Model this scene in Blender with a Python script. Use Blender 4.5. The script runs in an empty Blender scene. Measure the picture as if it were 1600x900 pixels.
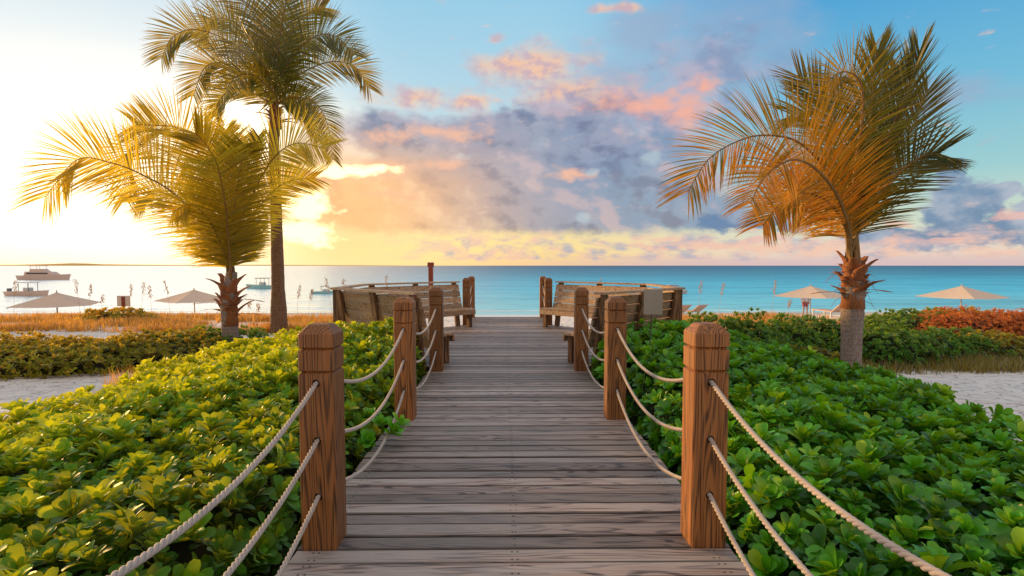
import bpy, math, random
import numpy as np
from mathutils import Vector, Matrix, noise as mnoise

random.seed(7)
RNG = np.random.default_rng(7)
R = math.radians
sc = bpy.context.scene
col = sc.collection

# ------------------------------------------------------------------ camera
F = 850.0
PITCH = R(3.0)
YAW = math.atan(10.0 / F)            # deck vanishing point sits 10 px left of the centre
CY = 415 + F * math.tan(PITCH)
EYE = Vector((-0.048, 0.0, 1.53))
cd = bpy.data.cameras.new("camera")
cam = bpy.data.objects.new("camera", cd)
col.objects.link(cam)
cam.location = EYE
cam.rotation_euler = (R(90) - PITCH, 0, -YAW)
cd.sensor_width = 36
cd.lens = F * 36 / 1600
cd.shift_y = (CY - 450) / 1600
cd.clip_start = 0.05
cd.clip_end = 60000
sc.camera = cam
CM = Matrix.Rotation(-YAW, 3, 'Z') @ Matrix.Rotation(R(90) - PITCH, 3, 'X')


def ray(px, py):
    return CM @ Vector(((px - 800) / F, (CY - py) / F, -1))


def at(px, py, Y):
    d = ray(px, py)
    return EYE + d * (Y / d.y)


def at_z(px, py, z):
    d = ray(px, py)
    return EYE + d * ((z - EYE.z) / d.z)


# ------------------------------------------------------------------ node helper
class G:
    """tiny expression layer over shader nodes"""
    def __init__(s, tree):
        s.t = tree
        s.n = tree.nodes
        s.l = tree.links

    def put(s, sock, v):
        if isinstance(v, bpy.types.NodeSocket):
            s.l.new(v, sock)
        elif v is not None:
            if sock.type == 'RGBA' and len(v) == 3:
                v = (*v, 1)
            sock.default_value = v

    def m(s, op, a, b=None, c=None, clamp=False):
        n = s.n.new('ShaderNodeMath')
        n.operation = op
        n.use_clamp = clamp
        for i, v in enumerate((a, b, c)):
            if v is not None:
                s.put(n.inputs[i], v)
        return n.outputs[0]

    def add(s, a, b): return s.m('ADD', a, b)
    def sub(s, a, b): return s.m('SUBTRACT', a, b)
    def mul(s, a, b): return s.m('MULTIPLY', a, b)
    def mx(s, a, b): return s.m('MAXIMUM', a, b)

    def ss(s, x, a, b, lo=0.0, hi=1.0):
        n = s.n.new('ShaderNodeMapRange')
        n.interpolation_type = 'SMOOTHSTEP'
        s.put(n.inputs[0], x)
        for i, v in enumerate((a, b, lo, hi)):
            s.put(n.inputs[1 + i], v)
        return n.outputs[0]

    def lin(s, x, a, b, lo=0.0, hi=1.0):
        n = s.n.new('ShaderNodeMapRange')
        s.put(n.inputs[0], x)
        for i, v in enumerate((a, b, lo, hi)):
            s.put(n.inputs[1 + i], v)
        return n.outputs[0]

    def mix(s, f, a, b, mode='MIX'):
        n = s.n.new('ShaderNodeMix')
        n.data_type = 'RGBA'
        n.blend_type = mode
        s.put(n.inputs[0], f)
        s.put(n.inputs[6], a)
        s.put(n.inputs[7], b)
        return n.outputs[2]

    def ramp(s, x, stops, interp='LINEAR'):
        n = s.n.new('ShaderNodeValToRGB')
        n.color_ramp.interpolation = interp
        e = n.color_ramp.elements
        while len(e) < len(stops):
            e.new(0.5)
        for k, (p, c) in enumerate(stops):
            e[k].position = p
            e[k].color = (*c, 1)
        s.put(n.inputs[0], x)
        return n.outputs[0]

    def vec(s, x, y, z):
        n = s.n.new('ShaderNodeCombineXYZ')
        s.put(n.inputs[0], x); s.put(n.inputs[1], y); s.put(n.inputs[2], z)
        return n.outputs[0]

    def sep(s, v):
        n = s.n.new('ShaderNodeSeparateXYZ')
        s.put(n.inputs[0], v)
        return n.outputs

    def scale(s, v, k):
        n = s.n.new('ShaderNodeVectorMath')
        n.operation = 'MULTIPLY'
        s.put(n.inputs[0], v)
        s.put(n.inputs[1], k)
        return n.outputs[0]

    def vadd(s, v, k):
        n = s.n.new('ShaderNodeVectorMath')
        n.operation = 'ADD'
        s.put(n.inputs[0], v)
        s.put(n.inputs[1], k)
        return n.outputs[0]

    def noise(s, v, sc_=1.0, det=4, rough=0.5, dist=0.0, out=0):
        n = s.n.new('ShaderNodeTexNoise')
        s.put(n.inputs['Vector'], v)
        n.inputs['Scale'].default_value = sc_
        n.inputs['Detail'].default_value = det
        n.inputs['Roughness'].default_value = rough
        n.inputs['Distortion'].default_value = dist
        return n.outputs[out]

    def coord(s, which='Object'):
        return s.n.new('ShaderNodeTexCoord').outputs[which]

    def pos(s):
        return s.n.new('ShaderNodeNewGeometry').outputs['Position']

    def attr(s, name):
        n = s.n.new('ShaderNodeAttribute')
        n.attribute_name = name
        return n.outputs['Fac']

    def bump(s, h, strength=0.3, dist=0.01):
        n = s.n.new('ShaderNodeBump')
        n.inputs['Strength'].default_value = strength
        n.inputs['Distance'].default_value = dist
        s.put(n.inputs['Height'], h)
        return n.outputs[0]

    def bsdf(s, **k):
        n = s.n.new('ShaderNodeBsdfPrincipled')
        for a, v in k.items():
            s.put(n.inputs[a.replace('_', ' ')], v)
        return n.outputs[0]

    def node(s, kind, **k):
        n = s.n.new(kind)
        for a, v in k.items():
            s.put(n.inputs[a.replace('_', ' ')], v)
        return n.outputs[0]

    def mixs(s, f, a, b):
        n = s.n.new('ShaderNodeMixShader')
        s.put(n.inputs[0], f); s.put(n.inputs[1], a); s.put(n.inputs[2], b)
        return n.outputs[0]

    def adds(s, a, b):
        n = s.n.new('ShaderNodeAddShader')
        s.put(n.inputs[0], a); s.put(n.inputs[1], b)
        return n.outputs[0]


def mat(name):
    m = bpy.data.materials.new(name)
    m.use_nodes = True
    m.node_tree.nodes.clear()
    g = G(m.node_tree)

    def out(s):
        o = m.node_tree.nodes.new('ShaderNodeOutputMaterial')
        g.l.new(s, o.inputs[0])
        return m
    return g, out


def S(r, g, b):
    f = lambda c: (c / 255 / 12.92) if c / 255 <= 0.04045 else ((c / 255 + 0.055) / 1.055) ** 2.4
    return (f(r), f(g), f(b))


# ------------------------------------------------------------------ sun and sky
SUN_PX = (352, 212)
sd = Vector((math.sin(R(-55)) * math.cos(R(9)), math.cos(R(-55)) * math.cos(R(9)), math.sin(R(9))))
SUN_AZ = math.atan2(sd.x, sd.y)
SUN_EL = math.asin(sd.z)
L = bpy.data.lights.new("sun", 'SUN')
L.energy = 5.0
L.angle = R(5)
L.color = (1.0, 0.57, 0.19)
sun = bpy.data.objects.new("sun", L)
col.objects.link(sun)
sun.rotation_euler = (-sd).to_track_quat('-Z', 'Y').to_euler()
sun.location = (-20, 30, 20)

w = bpy.data.worlds.new("World")
sc.world = w
w.use_nodes = True
w.node_tree.nodes.clear()
g = G(w.node_tree)
D = g.coord('Generated')
dx, dy, dz = g.sep(D)
A = g.mul(g.m('ARCTAN2', dx, dy), F)
hyp = g.m('SQRT', g.add(g.mul(dx, dx), g.mul(dy, dy)))
V = g.mul(g.m('DIVIDE', dz, g.mx(hyp, 0.02)), F)


def PA(px, py):
    d = ray(px, py)
    return F * math.atan2(d.x, d.y), F * d.z / math.hypot(d.x, d.y)


def PR(px, rx, ry):
    c = math.cos(math.atan((px - 790) / F))
    return rx * c * c, ry * c


P2 = g.vec(A, g.mul(V, 1.5), 0.0)
warp = g.noise(P2, 1 / 90, 3, 0.55, out=1)
wx, wy, wz = g.sep(warp)
Aw = g.add(A, g.mul(g.sub(wx, 0.5), 70))
Vw = g.add(V, g.mul(g.sub(wy, 0.5), 44))


def blob(px, py, rx, ry, warped=True):
    a, v = PA(px, py)
    rx, ry = PR(px, rx, ry)
    u = g.m('DIVIDE', g.sub(Aw if warped else A, a), rx)
    t = g.m('DIVIDE', g.sub(Vw if warped else V, v), ry)
    return g.m('SQRT', g.add(g.mul(u, u), g.mul(t, t)))        # 0 centre, 1 rim


def gauss(*a, **k):
    d = blob(*a, **k)
    return g.m('EXPONENT', g.mul(g.mul(d, d), -1.0))


def union(lst):
    o = None
    for b in lst:
        f = g.sub(1.0, blob(*b))
        o = f if o is None else g.mx(o, f)
    return o


vr = g.lin(V, 0, 850)
right = g.ramp(vr, [(0.0, S(226, 196, 190)), (0.02, S(236, 216, 200)), (0.06, S(214, 222, 200)), (0.14, S(158, 208, 212)),
                    (0.26, S(118, 190, 220)), (0.46, S(66, 158, 216)), (0.7, S(48, 120, 190)), (1.0, S(42, 92, 158))])
centre = g.ramp(vr, [(0.0, S(250, 205, 150)), (0.03, S(255, 226, 150)), (0.09, S(246, 222, 176)), (0.18, S(206, 222, 222)),
                     (0.30, S(182, 218, 234)), (0.50, S(150, 206, 234)), (0.75, S(70, 140, 200)), (1.0, S(42, 92, 158))])
left = g.ramp(vr, [(0.0, S(255, 240, 205)), (0.03, S(255, 250, 240)), (0.2, S(246, 246, 246)), (0.34, S(226, 238, 244)),
                   (0.50, S(206, 230, 242)), (0.7, S(90, 145, 200)), (1.0, S(42, 92, 158))])
f1 = g.ss(A, PA(820, 300)[0], PA(1280, 300)[0])
f2 = g.ss(A, PA(640, 300)[0], PA(220, 300)[0])
base = g.mix(f1, centre, right)
base = g.mix(f2, base, left)
# away from the sun on the far left and behind the camera: dusk blue with a rosy rim
f3 = g.ss(A, -900, -1500)
base = g.mix(f3, base, right)

# low sun glow
glow = gauss(280, 290, 290, 140, warped=False)
base = g.mix(g.mul(glow, 0.8), base, (2.5, 2.0, 1.35))
glow2 = gauss(480, 305, 110, 85, warped=False)
base = g.mix(g.mul(glow2, 0.85), base, (2.0, 1.15, 0.40))
hor = gauss(590, 395, 200, 46, warped=False)
base = g.mix(g.mul(hor, 0.9), base, (1.25, 0.86, 0.36))

# --- high thin clouds
n1 = g.noise(P2, 1 / 120, 5, 0.5)
n2 = g.noise(g.vadd(P2, (400, 80, 9)), 1 / 55, 6, 0.6)
n3 = g.noise(g.vadd(P2, (40, 880, 3)), 1 / 26, 5, 0.6)

# relief: the side of a billow that faces the sun is brighter
n2s = g.noise(g.vadd(P2, (400 - 9, 80 - 7, 9)), 1 / 55, 6, 0.6)
n3s = g.noise(g.vadd(P2, (40 - 5, 880 - 5, 3)), 1 / 26, 5, 0.6)
n1s = g.noise(g.vadd(P2, (-18, -16, 0)), 1 / 120, 5, 0.5)
relief = g.add(g.mul(g.sub(n1s, n1), 6.5), g.mul(g.sub(n2s, n2), 1.1))
thin = union([(1120, 90, 190, 120), (1010, 40, 110, 60), (1380, 170, 240, 40), (960, 140, 200, 90)])
m = g.ss(g.add(thin, g.mul(g.sub(n1, 0.5), 1.6)), 0.0, 0.9)
base = g.mix(g.mul(m, 0.7), base, S(158, 176, 204))

peach = union([(845, 105, 95, 38), (880, 140, 120, 42), (790, 100, 60, 26), (930, 155, 90, 35), (640, 148, 80, 20), (735, 160, 45, 24), (765, 58, 22, 8), (960, 12, 50, 9), (1050, 175, 60, 30)])
m = g.ss(g.add(peach, g.mul(g.sub(n2, 0.5), 2.6)), -0.25, 1.0)
base = g.mix(g.mul(m, 0.9), base, g.mix(g.ss(g.mul(g.sub(n2s, n2), 6.0), -0.5, 0.5), S(214, 178, 182), S(255, 200, 160)))

lav = union([(1030, 180, 160, 70), (1110, 120, 110, 80), (900, 175, 110, 40), (960, 230, 120, 50)])
m = g.ss(g.add(lav, g.mul(g.sub(n2, 0.5), 2.2)), -0.15, 0.9)
base = g.mix(g.mul(m, 0.85), base, g.mix(g.ss(relief, -0.5, 0.5), S(138, 152, 186), S(188, 178, 198)))
m = g.mul(g.ss(g.sub(union([(1075, 168, 60, 34), (1000, 158, 100, 22), (1110, 130, 34, 16)]), g.mul(g.sub(n3, 0.5), 2.0)), -0.2, 1.0), 0.9)
base = g.mix(m, base, S(250, 180, 156))

# --- main cloud bank
bank = union([(640, 300, 240, 100), (800, 290, 260, 104), (990, 310, 220, 96), (620, 215, 110, 42), (760, 215, 120, 40), (900, 215, 110, 52),
              (540, 330, 110, 42), (1080, 340, 120, 34), (1010, 235, 110, 40)])
mb = g.ss(g.add(bank, g.add(g.mul(g.sub(n1, 0.5), 1.3), g.mul(g.sub(n2, 0.5), 0.7))), -0.14, 0.40)
mb = g.mul(mb, g.ss(g.add(V, g.mul(g.sub(n3, 0.5), 26)), 42, 60))
warmx = g.mul(g.ss(A, PA(900, 300)[0], PA(540, 300)[0]), g.ss(V, PA(500, 175)[1], PA(500, 290)[1]))
cool = g.mix(g.ss(A, PA(700, 300)[0], PA(1050, 300)[0]), S(156, 150, 172), S(126, 152, 184))
cc = g.mix(warmx, cool, (1.0, 0.52, 0.22))
cc = g.mix(g.mul(g.ss(n1, 0.40, 0.68), 0.5), cc, g.mix(warmx, S(186, 178, 192), (1.1, 0.72, 0.34)))
cc = g.mix(g.ss(relief, -0.05, -0.75), cc, g.mix(warmx, S(118, 126, 156), (0.80, 0.40, 0.20)))
cc = g.mix(g.mul(g.ss(relief, 0.05, 0.8), 0.75), cc, g.mix(warmx, S(206, 180, 186), (1.25, 0.82, 0.42)))
hi = union([(605, 208, 50, 12), (700, 254, 50, 10), (690, 205, 90, 14), (620, 306, 60, 12), (600, 262, 60, 22), (900, 268, 50, 12)])
cc = g.mix(g.mul(g.ss(g.add(hi, g.mul(g.sub(n3, 0.5), 2.2)), -0.1, 1.0), 0.9), cc, (1.0, 0.50, 0.30))
base = g.mix(g.mul(mb, 0.88), base, cc)
base = g.mix(g.mul(gauss(530, 325, 125, 62), 0.62), base, (1.12, 0.60, 0.24))
# bright breaks near the sun
m = g.ss(g.add(union([(478, 312, 62, 40), (470, 360, 60, 28), (545, 262, 90, 12)]), g.mul(g.sub(n3, 0.5), 1.5)), 0.0, 0.6)
base = g.mix(g.mul(m, 0.9), base, (2.3, 1.8, 0.95))
m = g.ss(g.add(union([(1015, 252, 26, 14), (930, 262, 16, 8), (905, 348, 22, 14)]), g.mul(g.sub(n3, 0.5), 1.8)), 0.0, 0.8)
base = g.mix(g.mul(m, 0.6), base, S(188, 206, 214))

# --- right cumulus
rc = union([(1500, 318, 70, 50), (1480, 268, 34, 34), (1550, 296, 40, 18), (1560, 360, 130, 34), (1420, 372, 120, 22), (1640, 330, 80, 60),
            (1190, 352, 60, 12), (1240, 356, 40, 12), (1130, 350, 50, 16), (1220, 330, 22, 10)])
mr = g.ss(g.add(rc, g.mul(g.sub(n3, 0.5), 1.5)), 0.0, 0.35)
rcol = g.mix(g.ss(relief, -0.5, 0.7), S(102, 134, 172), S(176, 184, 202))
base = g.mix(g.mul(mr, 0.92), base, rcol)
m = g.ss(g.add(union([(1440, 378, 130, 10), (1590, 330, 40, 12), (1400, 345, 30, 10), (1100, 380, 200, 8)]), g.mul(g.sub(n3, 0.5), 1.8)), 0.0, 0.6)
base = g.mix(g.mul(m, 0.7), base, S(246, 190, 176))

# --- low cumulus row along the horizon
n4 = g.noise(g.vec(A, g.mul(V, 2.6), 5.0), 1 / 42, 6, 0.62)
low = g.mul(g.ss(V, 62, 34), g.ss(V, 3, 12))
ml = g.mul(g.ss(g.add(n4, g.mul(low, 0.22)), 0.60, 0.82), g.ss(A, PA(560, 400)[0], PA(760, 400)[0]))
lc = g.mix(g.ss(g.noise(g.vec(A, g.mul(V, 2.2), 9.0), 1 / 36, 4, 0.6), 0.36, 0.62), S(172, 174, 194), S(246, 200, 178))
base = g.mix(g.mul(ml, 0.85), base, lc)
band = g.mul(g.ss(V, 16, 3), g.ss(A, PA(700, 400)[0], PA(1100, 400)[0]))
base = g.mix(g.mul(band, 0.6), base, S(216, 190, 196))
# sun disc area
core = gauss(382, 210, 50, 46, warped=False)
base = g.mix(g.mul(core, 1.0), base, (3.4, 2.9, 2.1))
# added fill light: unseen sky overhead and behind the viewer brightened
base = g.mix(g.ss(V, 480, 1000), base, (0.82, 0.80, 0.80))
base = g.mix(g.mul(g.ss(g.m('ABSOLUTE', A), 1050, 1700), g.ss(V, -10, 60)), base, (0.68, 0.60, 0.55))
# ground half
base = g.mix(g.ss(V, -2, -30), base, (0.16, 0.15, 0.15))

sky = w.node_tree.nodes.new('ShaderNodeTexSky')
sky.sky_type = 'NISHITA'
sky.sun_disc = False
sky.sun_elevation = SUN_EL
sky.sun_rotation = SUN_AZ
sky.air_density = 1.0
sky.dust_density = 0.6
bg1 = w.node_tree.nodes.new('ShaderNodeBackground')
bg1.inputs[1].default_value = 0.008
g.l.new(sky.outputs[0], bg1.inputs[0])
bg2 = w.node_tree.nodes.new('ShaderNodeBackground')
bg2.inputs[1].default_value = 0.95
g.put(bg2.inputs[0], base)
wo = w.node_tree.nodes.new('ShaderNodeOutputWorld')
g.l.new(g.adds(bg1.outputs[0], bg2.outputs[0]), wo.inputs[0])
w.cycles.sampling_method = 'MANUAL'
w.cycles.sample_map_resolution = 512

# ------------------------------------------------------------------ materials
def wood_mat(name, dark, mid, lite, axis, freq=7.0, tints=0.5, rough=0.62, weather=None, lines=46, blotk=0.22, sharp=(-0.2, 0.98), along=0.12, screws=False):
    """flowing contour grain running along `axis`"""
    g, out = mat(name)
    co = g.coord('Object')
    rnd = g.attr('rnd')
    k = [freq] * 3
    k[axis] = freq * along
    off = g.vec(g.mul(rnd, 31.0), g.mul(rnd, 17.0), g.mul(rnd, 23.0))
    v = g.scale(g.vadd(co, off), tuple(k))
    n = g.noise(v, 1.0, 2, 0.45)
    rings = g.m('SINE', g.mul(n, lines))
    rings = g.ss(rings, *sharp)
    kf = [170.0] * 3
    kf[axis] = 3.0
    fine = g.noise(g.scale(g.vadd(co, off), tuple(kf)), 1.0, 3, 0.6)
    kb = [16.0] * 3
    kb[axis] = 1.4
    blot = g.noise(g.scale(g.vadd(co, off), tuple(kb)), 1.0, 4, 0.6)
    c = g.mix(rings, mid, dark)
    c = g.mix(g.mul(g.ss(fine, 0.42, 0.72), 0.7), c, lite)
    c = g.mix(g.mul(g.ss(blot, 0.5, 0.85), blotk), c, dark)
    if weather:
        c = g.mix(g.mul(g.ss(g.noise(g.scale(g.vadd(co, off), tuple([x * 0.35 for x in kb])), 1.0, 4, 0.6), 0.42, 0.62), 0.75), c, weather)
    c = g.mix(1.0, c, g.mix(rnd, (1 - tints,) * 3, (1 + tints * 0.6,) * 3), 'MULTIPLY')
    if screws:
        X_, Y_, Z_ = g.sep(co)
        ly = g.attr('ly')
        ddx = g.sub(g.m('ABSOLUTE', g.sub(g.m('ABSOLUTE', g.sub(g.m('ABSOLUTE', X_), 0.53)), 0.53)), g.mul(rnd, 0.02))
        ddy = g.sub(g.m('ABSOLUTE', g.sub(ly, 0.068)), 0.036)
        dd = g.m('SQRT', g.add(g.mul(ddx, ddx), g.mul(ddy, ddy)))
        c = g.mix(g.ss(dd, 0.0075, 0.0045), c, (0.015, 0.010, 0.008))
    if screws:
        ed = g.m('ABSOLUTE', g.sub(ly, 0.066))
        c = g.mix(g.mul(g.ss(ed, 0.052, 0.066), 0.75), c, (0.035, 0.020, 0.015))  # plank edges darkened, painting the shade of the gaps
    h = g.add(g.mul(rings, -0.5), g.mul(fine, 0.8))
    return out(g.bsdf(Base_Color=c, Roughness=g.lin(fine, 0.2, 0.8, rough - 0.08, rough + 0.15), Normal=g.bump(h, 0.55, 0.004)))


M = {}
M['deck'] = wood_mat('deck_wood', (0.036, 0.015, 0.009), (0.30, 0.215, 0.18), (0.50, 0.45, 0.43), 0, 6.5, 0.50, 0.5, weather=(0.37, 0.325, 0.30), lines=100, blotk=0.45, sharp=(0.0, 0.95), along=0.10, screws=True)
M['deck_y'] = wood_mat('joist_wood', (0.035, 0.018, 0.012), (0.16, 0.10, 0.075), (0.24, 0.18, 0.15), 1, 6, 0.3, 0.7)
M['post'] = wood_mat('post_wood', (0.050, 0.014, 0.004), (0.33, 0.115, 0.028), (0.46, 0.21, 0.065), 2, 6.0, 0.3, 0.5, lines=150, along=0.05, sharp=(-0.6, 1.3))
M['bench'] = wood_mat('bench_wood', (0.10, 0.045, 0.018), (0.54, 0.32, 0.17), (0.64, 0.45, 0.29), 0, 6.0, 0.3, 0.65, weather=(0.46, 0.34, 0.25), lines=80)
M['bench_dark'] = wood_mat('strut_wood', (0.05, 0.018, 0.007), (0.24, 0.11, 0.045), (0.33, 0.18, 0.09), 2, 6.0, 0.25, 0.6)

g, out = mat('hole_dark')
M['hole'] = out(g.bsdf(Base_Color=(0.012, 0.006, 0.004), Roughness=0.9))

g, out = mat('rope_fibre')
co = g.coord('Object')
n = g.noise(co, 420, 3, 0.6)
nb = g.noise(co, 9, 3, 0.5)
c = g.mix(n, (0.30, 0.24, 0.21), (0.66, 0.58, 0.53))
c = g.mix(g.mul(g.ss(nb, 0.45, 0.7), 0.35), c, (0.30, 0.24, 0.20))
M['rope'] = out(g.bsdf(Base_Color=c, Roughness=0.85, Normal=g.bump(n, 0.8, 0.002)))


def leaf_mat(name, dk, md, yl, trans, tw=0.45, gloss=0.06, rough=0.36):
    g, out = mat(name)
    t = g.attr('tint')
    c = g.mix(g.ss(t, 0.0, 0.6), dk, md)
    c = g.mix(g.ss(t, 0.66, 1.0), c, yl)
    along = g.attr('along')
    c = g.mix(g.mul(g.ss(along, 0.5, 0.0), 0.4), c, tuple(x * 0.35 for x in dk))  # leaf bases darkened, painting the shade inside each rosette
    bl = g.noise(g.coord('Object'), 30, 2, 0.5)
    c = g.mix(g.mul(g.ss(bl, 0.5, 0.8), 0.25), c, dk)
    tc = g.mix(g.ss(t, 0.1, 1.0), tuple(x * 0.55 for x in trans), trans)
    sh = g.mixs(tw, g.node('ShaderNodeBsdfDiffuse', Color=c), g.node('ShaderNodeBsdfTranslucent', Color=tc))
    fr = g.n.new('ShaderNodeFresnel')
    fr.inputs[0].default_value = 1.38
    f = g.m('MINIMUM', g.mul(fr.outputs[0], 0.6), 0.16)
    gl = g.node('ShaderNodeBsdfGlossy', Color=(1, 1, 1), Roughness=rough)
    return out(g.mixs(g.add(f, gloss * 0.25), sh, gl))


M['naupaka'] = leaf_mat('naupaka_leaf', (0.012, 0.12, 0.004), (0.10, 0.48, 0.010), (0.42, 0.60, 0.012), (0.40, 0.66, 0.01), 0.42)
M['naupaka_left'] = leaf_mat('naupaka_leaf_sunlit', (0.022, 0.130, 0.004), (0.11, 0.40, 0.008), (0.52, 0.50, 0.015), (0.80, 0.80, 0.015), 0.5, gloss=0.0, rough=0.5)  # lit copy of naupaka, sun glow put into the leaf colour
M['shrub_dark'] = leaf_mat('shrub_leaf_dark', (0.014, 0.09, 0.006), (0.065, 0.29, 0.014), (0.28, 0.40, 0.03), (0.45, 0.50, 0.03), 0.4, gloss=0.0, rough=0.6)
M['shrub_warm'] = leaf_mat('shrub_leaf_warm', (0.08, 0.13, 0.006), (0.30, 0.38, 0.012), (0.88, 0.48, 0.02), (1.0, 0.60, 0.03), 0.45, gloss=0.0, rough=0.6)
M['shrub_red'] = leaf_mat('shrub_leaf_rust', (0.24, 0.06, 0.012), (0.72, 0.22, 0.02), (0.95, 0.38, 0.03), (0.9, 0.25, 0.04), 0.45, gloss=0.01, rough=0.6)
M['palm_gold'] = leaf_mat('palm_leaf_backlit', (0.045, 0.060, 0.004), (0.28, 0.25, 0.010), (0.78, 0.52, 0.02), (1.0, 0.74, 0.04), 0.6, gloss=0.03)  # backlit gold of the low sun put into the leaf colour
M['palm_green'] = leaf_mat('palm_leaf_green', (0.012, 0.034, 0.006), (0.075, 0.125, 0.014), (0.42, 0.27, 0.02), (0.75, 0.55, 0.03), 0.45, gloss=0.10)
M['palm_mix'] = leaf_mat('palm_leaf_lit_shaded', (0.006, 0.036, 0.004), (0.060, 0.125, 0.008), (1.0, 0.32, 0.010), (0.80, 0.44, 0.02), 0.40, gloss=0.03)  # orange end carries sunlight put into the frond colour
M['grass'] = leaf_mat('dune_grass_blade', (0.38, 0.22, 0.03), (0.80, 0.44, 0.05), (1.0, 0.50, 0.05), (1.0, 0.50, 0.09), 0.45, gloss=0.0, rough=0.6)  # warm haze and sun glow put into an orange blade colour
M['grass_green'] = leaf_mat('green_grass_blade', (0.05, 0.06, 0.01), (0.16, 0.15, 0.02), (0.35, 0.24, 0.04), (0.7, 0.5, 0.08), 0.45, gloss=0.0, rough=0.6)

g, out = mat('hedge_core_shade')
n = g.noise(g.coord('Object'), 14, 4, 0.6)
M['core_shade'] = out(g.bsdf(Base_Color=g.mix(n, (0.006, 0.010, 0.003), (0.035, 0.030, 0.012)), Roughness=0.95))  # near-black colour standing in for the shade between leaves
g, out = mat('brown_branch')
n = g.noise(g.coord('Object'), 30, 4, 0.6)
M['branch'] = out(g.bsdf(Base_Color=g.mix(n, (0.03, 0.014, 0.008), (0.15, 0.075, 0.04)), Roughness=0.9))


def trunk_mat(name, a, b, c_, ring=14.0):
    g, out = mat(name)
    co = g.coord('Object')
    x, y, z = g.sep(co)
    n = g.noise(g.scale(co, (6, 6, 3)), 1.0, 5, 0.6)
    zz = g.add(g.mul(z, ring), g.mul(g.sub(g.noise(g.scale(co, (3, 3, 1.5)), 1.0, 3, 0.5), 0.5), 2.6))
    saw = g.m('FRACT', zz)
    rg = g.ss(saw, 0.0, 0.22)
    fib = g.noise(g.scale(co, (34, 34, 14)), 1.0, 5, 0.7)
    c = g.mix(g.ss(fib, 0.25, 0.75), a, b)
    c = g.mix(g.mul(g.ss(n, 0.45, 0.75), 0.6), c, c_)
    c = g.mix(g.mul(g.sub(1.0, rg), g.lin(n, 0.35, 0.65, 0.15, 0.6)), c, tuple(v * 0.4 for v in a))
    return out(g.bsdf(Base_Color=c, Roughness=0.88, Normal=g.bump(g.add(g.mul(saw, -0.6), fib), 0.8, 0.02)))


M['trunk'] = trunk_mat('palm_trunk_grey', (0.15, 0.11, 0.085), (0.36, 0.28, 0.24), (0.24, 0.21, 0.20), 11)
M['trunk_warm'] = trunk_mat('palm_trunk_brown', (0.12, 0.055, 0.025), (0.30, 0.17, 0.095), (0.20, 0.11, 0.06), 12)
g, out = mat('palm_boot_fibre')
co = g.coord('Object')
n = g.noise(g.scale(co, (50, 50, 7)), 1.0, 5, 0.65)
M['boot'] = out(g.bsdf(Base_Color=g.mix(n, (0.10, 0.026, 0.008), (0.50, 0.19, 0.065)), Roughness=0.85, Normal=g.bump(n, 0.7, 0.015)))
g, out = mat('palm_rachis')
n = g.noise(g.coord('Object'), 9, 3, 0.5)
M['rachis'] = out(g.bsdf(Base_Color=g.mix(n, (0.10, 0.045, 0.012), (0.34, 0.19, 0.04)), Roughness=0.5))

g, out = mat('beach_sand')
p = g.pos()
x, y, z = g.sep(p)
n = g.noise(p, 1.3, 6, 0.6)
nf = g.noise(p, 60, 4, 0.7)
foot = g.noise(p, 5.5, 3, 0.5)
c = g.mix(n, (0.82, 0.78, 0.75), (0.92, 0.90, 0.88))
c = g.mix(g.mul(nf, 0.25), c, (0.45, 0.36, 0.30))
c = g.mix(g.mul(g.ss(foot, 0.44, 0.30), 0.35), c, (0.42, 0.36, 0.33))
wet = g.ss(y, 37.6, 39.5)
c = g.mix(g.mul(wet, 0.55), c, (0.34, 0.30, 0.26))
litter = g.ss(g.noise(g.vadd(p, (9, 3, 1)), 24, 5, 0.75), 0.66, 0.70)
c = g.mix(g.mul(litter, 0.6), c, (0.16, 0.08, 0.04))
dent = g.noise(g.vadd(p, (5, 5, 5)), 3.2, 2, 0.4)
h = g.add(g.add(g.mul(foot, 1.6), g.mul(n, 0.8)), g.mul(g.ss(dent, 0.50, 0.40), -1.0))
M['sand'] = out(g.bsdf(Base_Color=c, Roughness=0.92, Normal=g.bump(g.add(h, g.mul(nf, 0.14)), 1.0, 0.06)))

g, out = mat('sea_water')
p = g.pos()
x, y, z = g.sep(p)
ly = g.m('LOGARITHM', g.mx(y, 1.0), 10.0)            # 1.59 at the shore, 4+ at the horizon
pn = g.noise(g.scale(p, (0.012, 0.03, 1)), 1.0, 4, 0.55)
lyn = g.add(ly, g.mul(g.sub(pn, 0.5), 0.28))
c = g.ramp(g.lin(lyn, 1.56, 3.9), [(0.0, (0.50, 0.85, 0.90)), (0.045, (0.24, 0.78, 0.95)), (0.14, (0.09, 0.66, 0.95)), (0.24, (0.055, 0.52, 0.82)),
                                  (0.34, (0.035, 0.32, 0.54)), (0.52, (0.022, 0.19, 0.37)), (1.0, (0.012, 0.105, 0.24))])
w1 = g.noise(g.scale(p, (0.55, 1.6, 1)), 1.0, 5, 0.62)
w2 = g.noise(g.scale(p, (0.08, 0.28, 1)), 1.0, 5, 0.6)
w3 = g.noise(g.scale(p, (0.10, 0.42, 1)), 1.0, 5, 0.68)
w4 = g.noise(g.scale(p, (0.018, 0.085, 1)), 1.0, 5, 0.7)
c = g.mix(g.mul(g.ss(w3, 0.48, 0.66), 0.34), c, (0.020, 0.20, 0.36))
c = g.mix(g.mul(g.ss(w4, 0.50, 0.64), 0.36), c, (0.016, 0.15, 0.28))
c = g.mix(g.mul(g.ss(w1, 0.5, 0.75), 0.3), c, (0.02, 0.20, 0.36))
foamn = g.noise(g.scale(p, (0.22, 1.2, 1)), 1.0, 5, 0.65)
fl = g.mul(g.ss(g.add(y, g.mul(g.sub(foamn, 0.5), 3.2)), 41.2, 39.6), 0.85)
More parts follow.
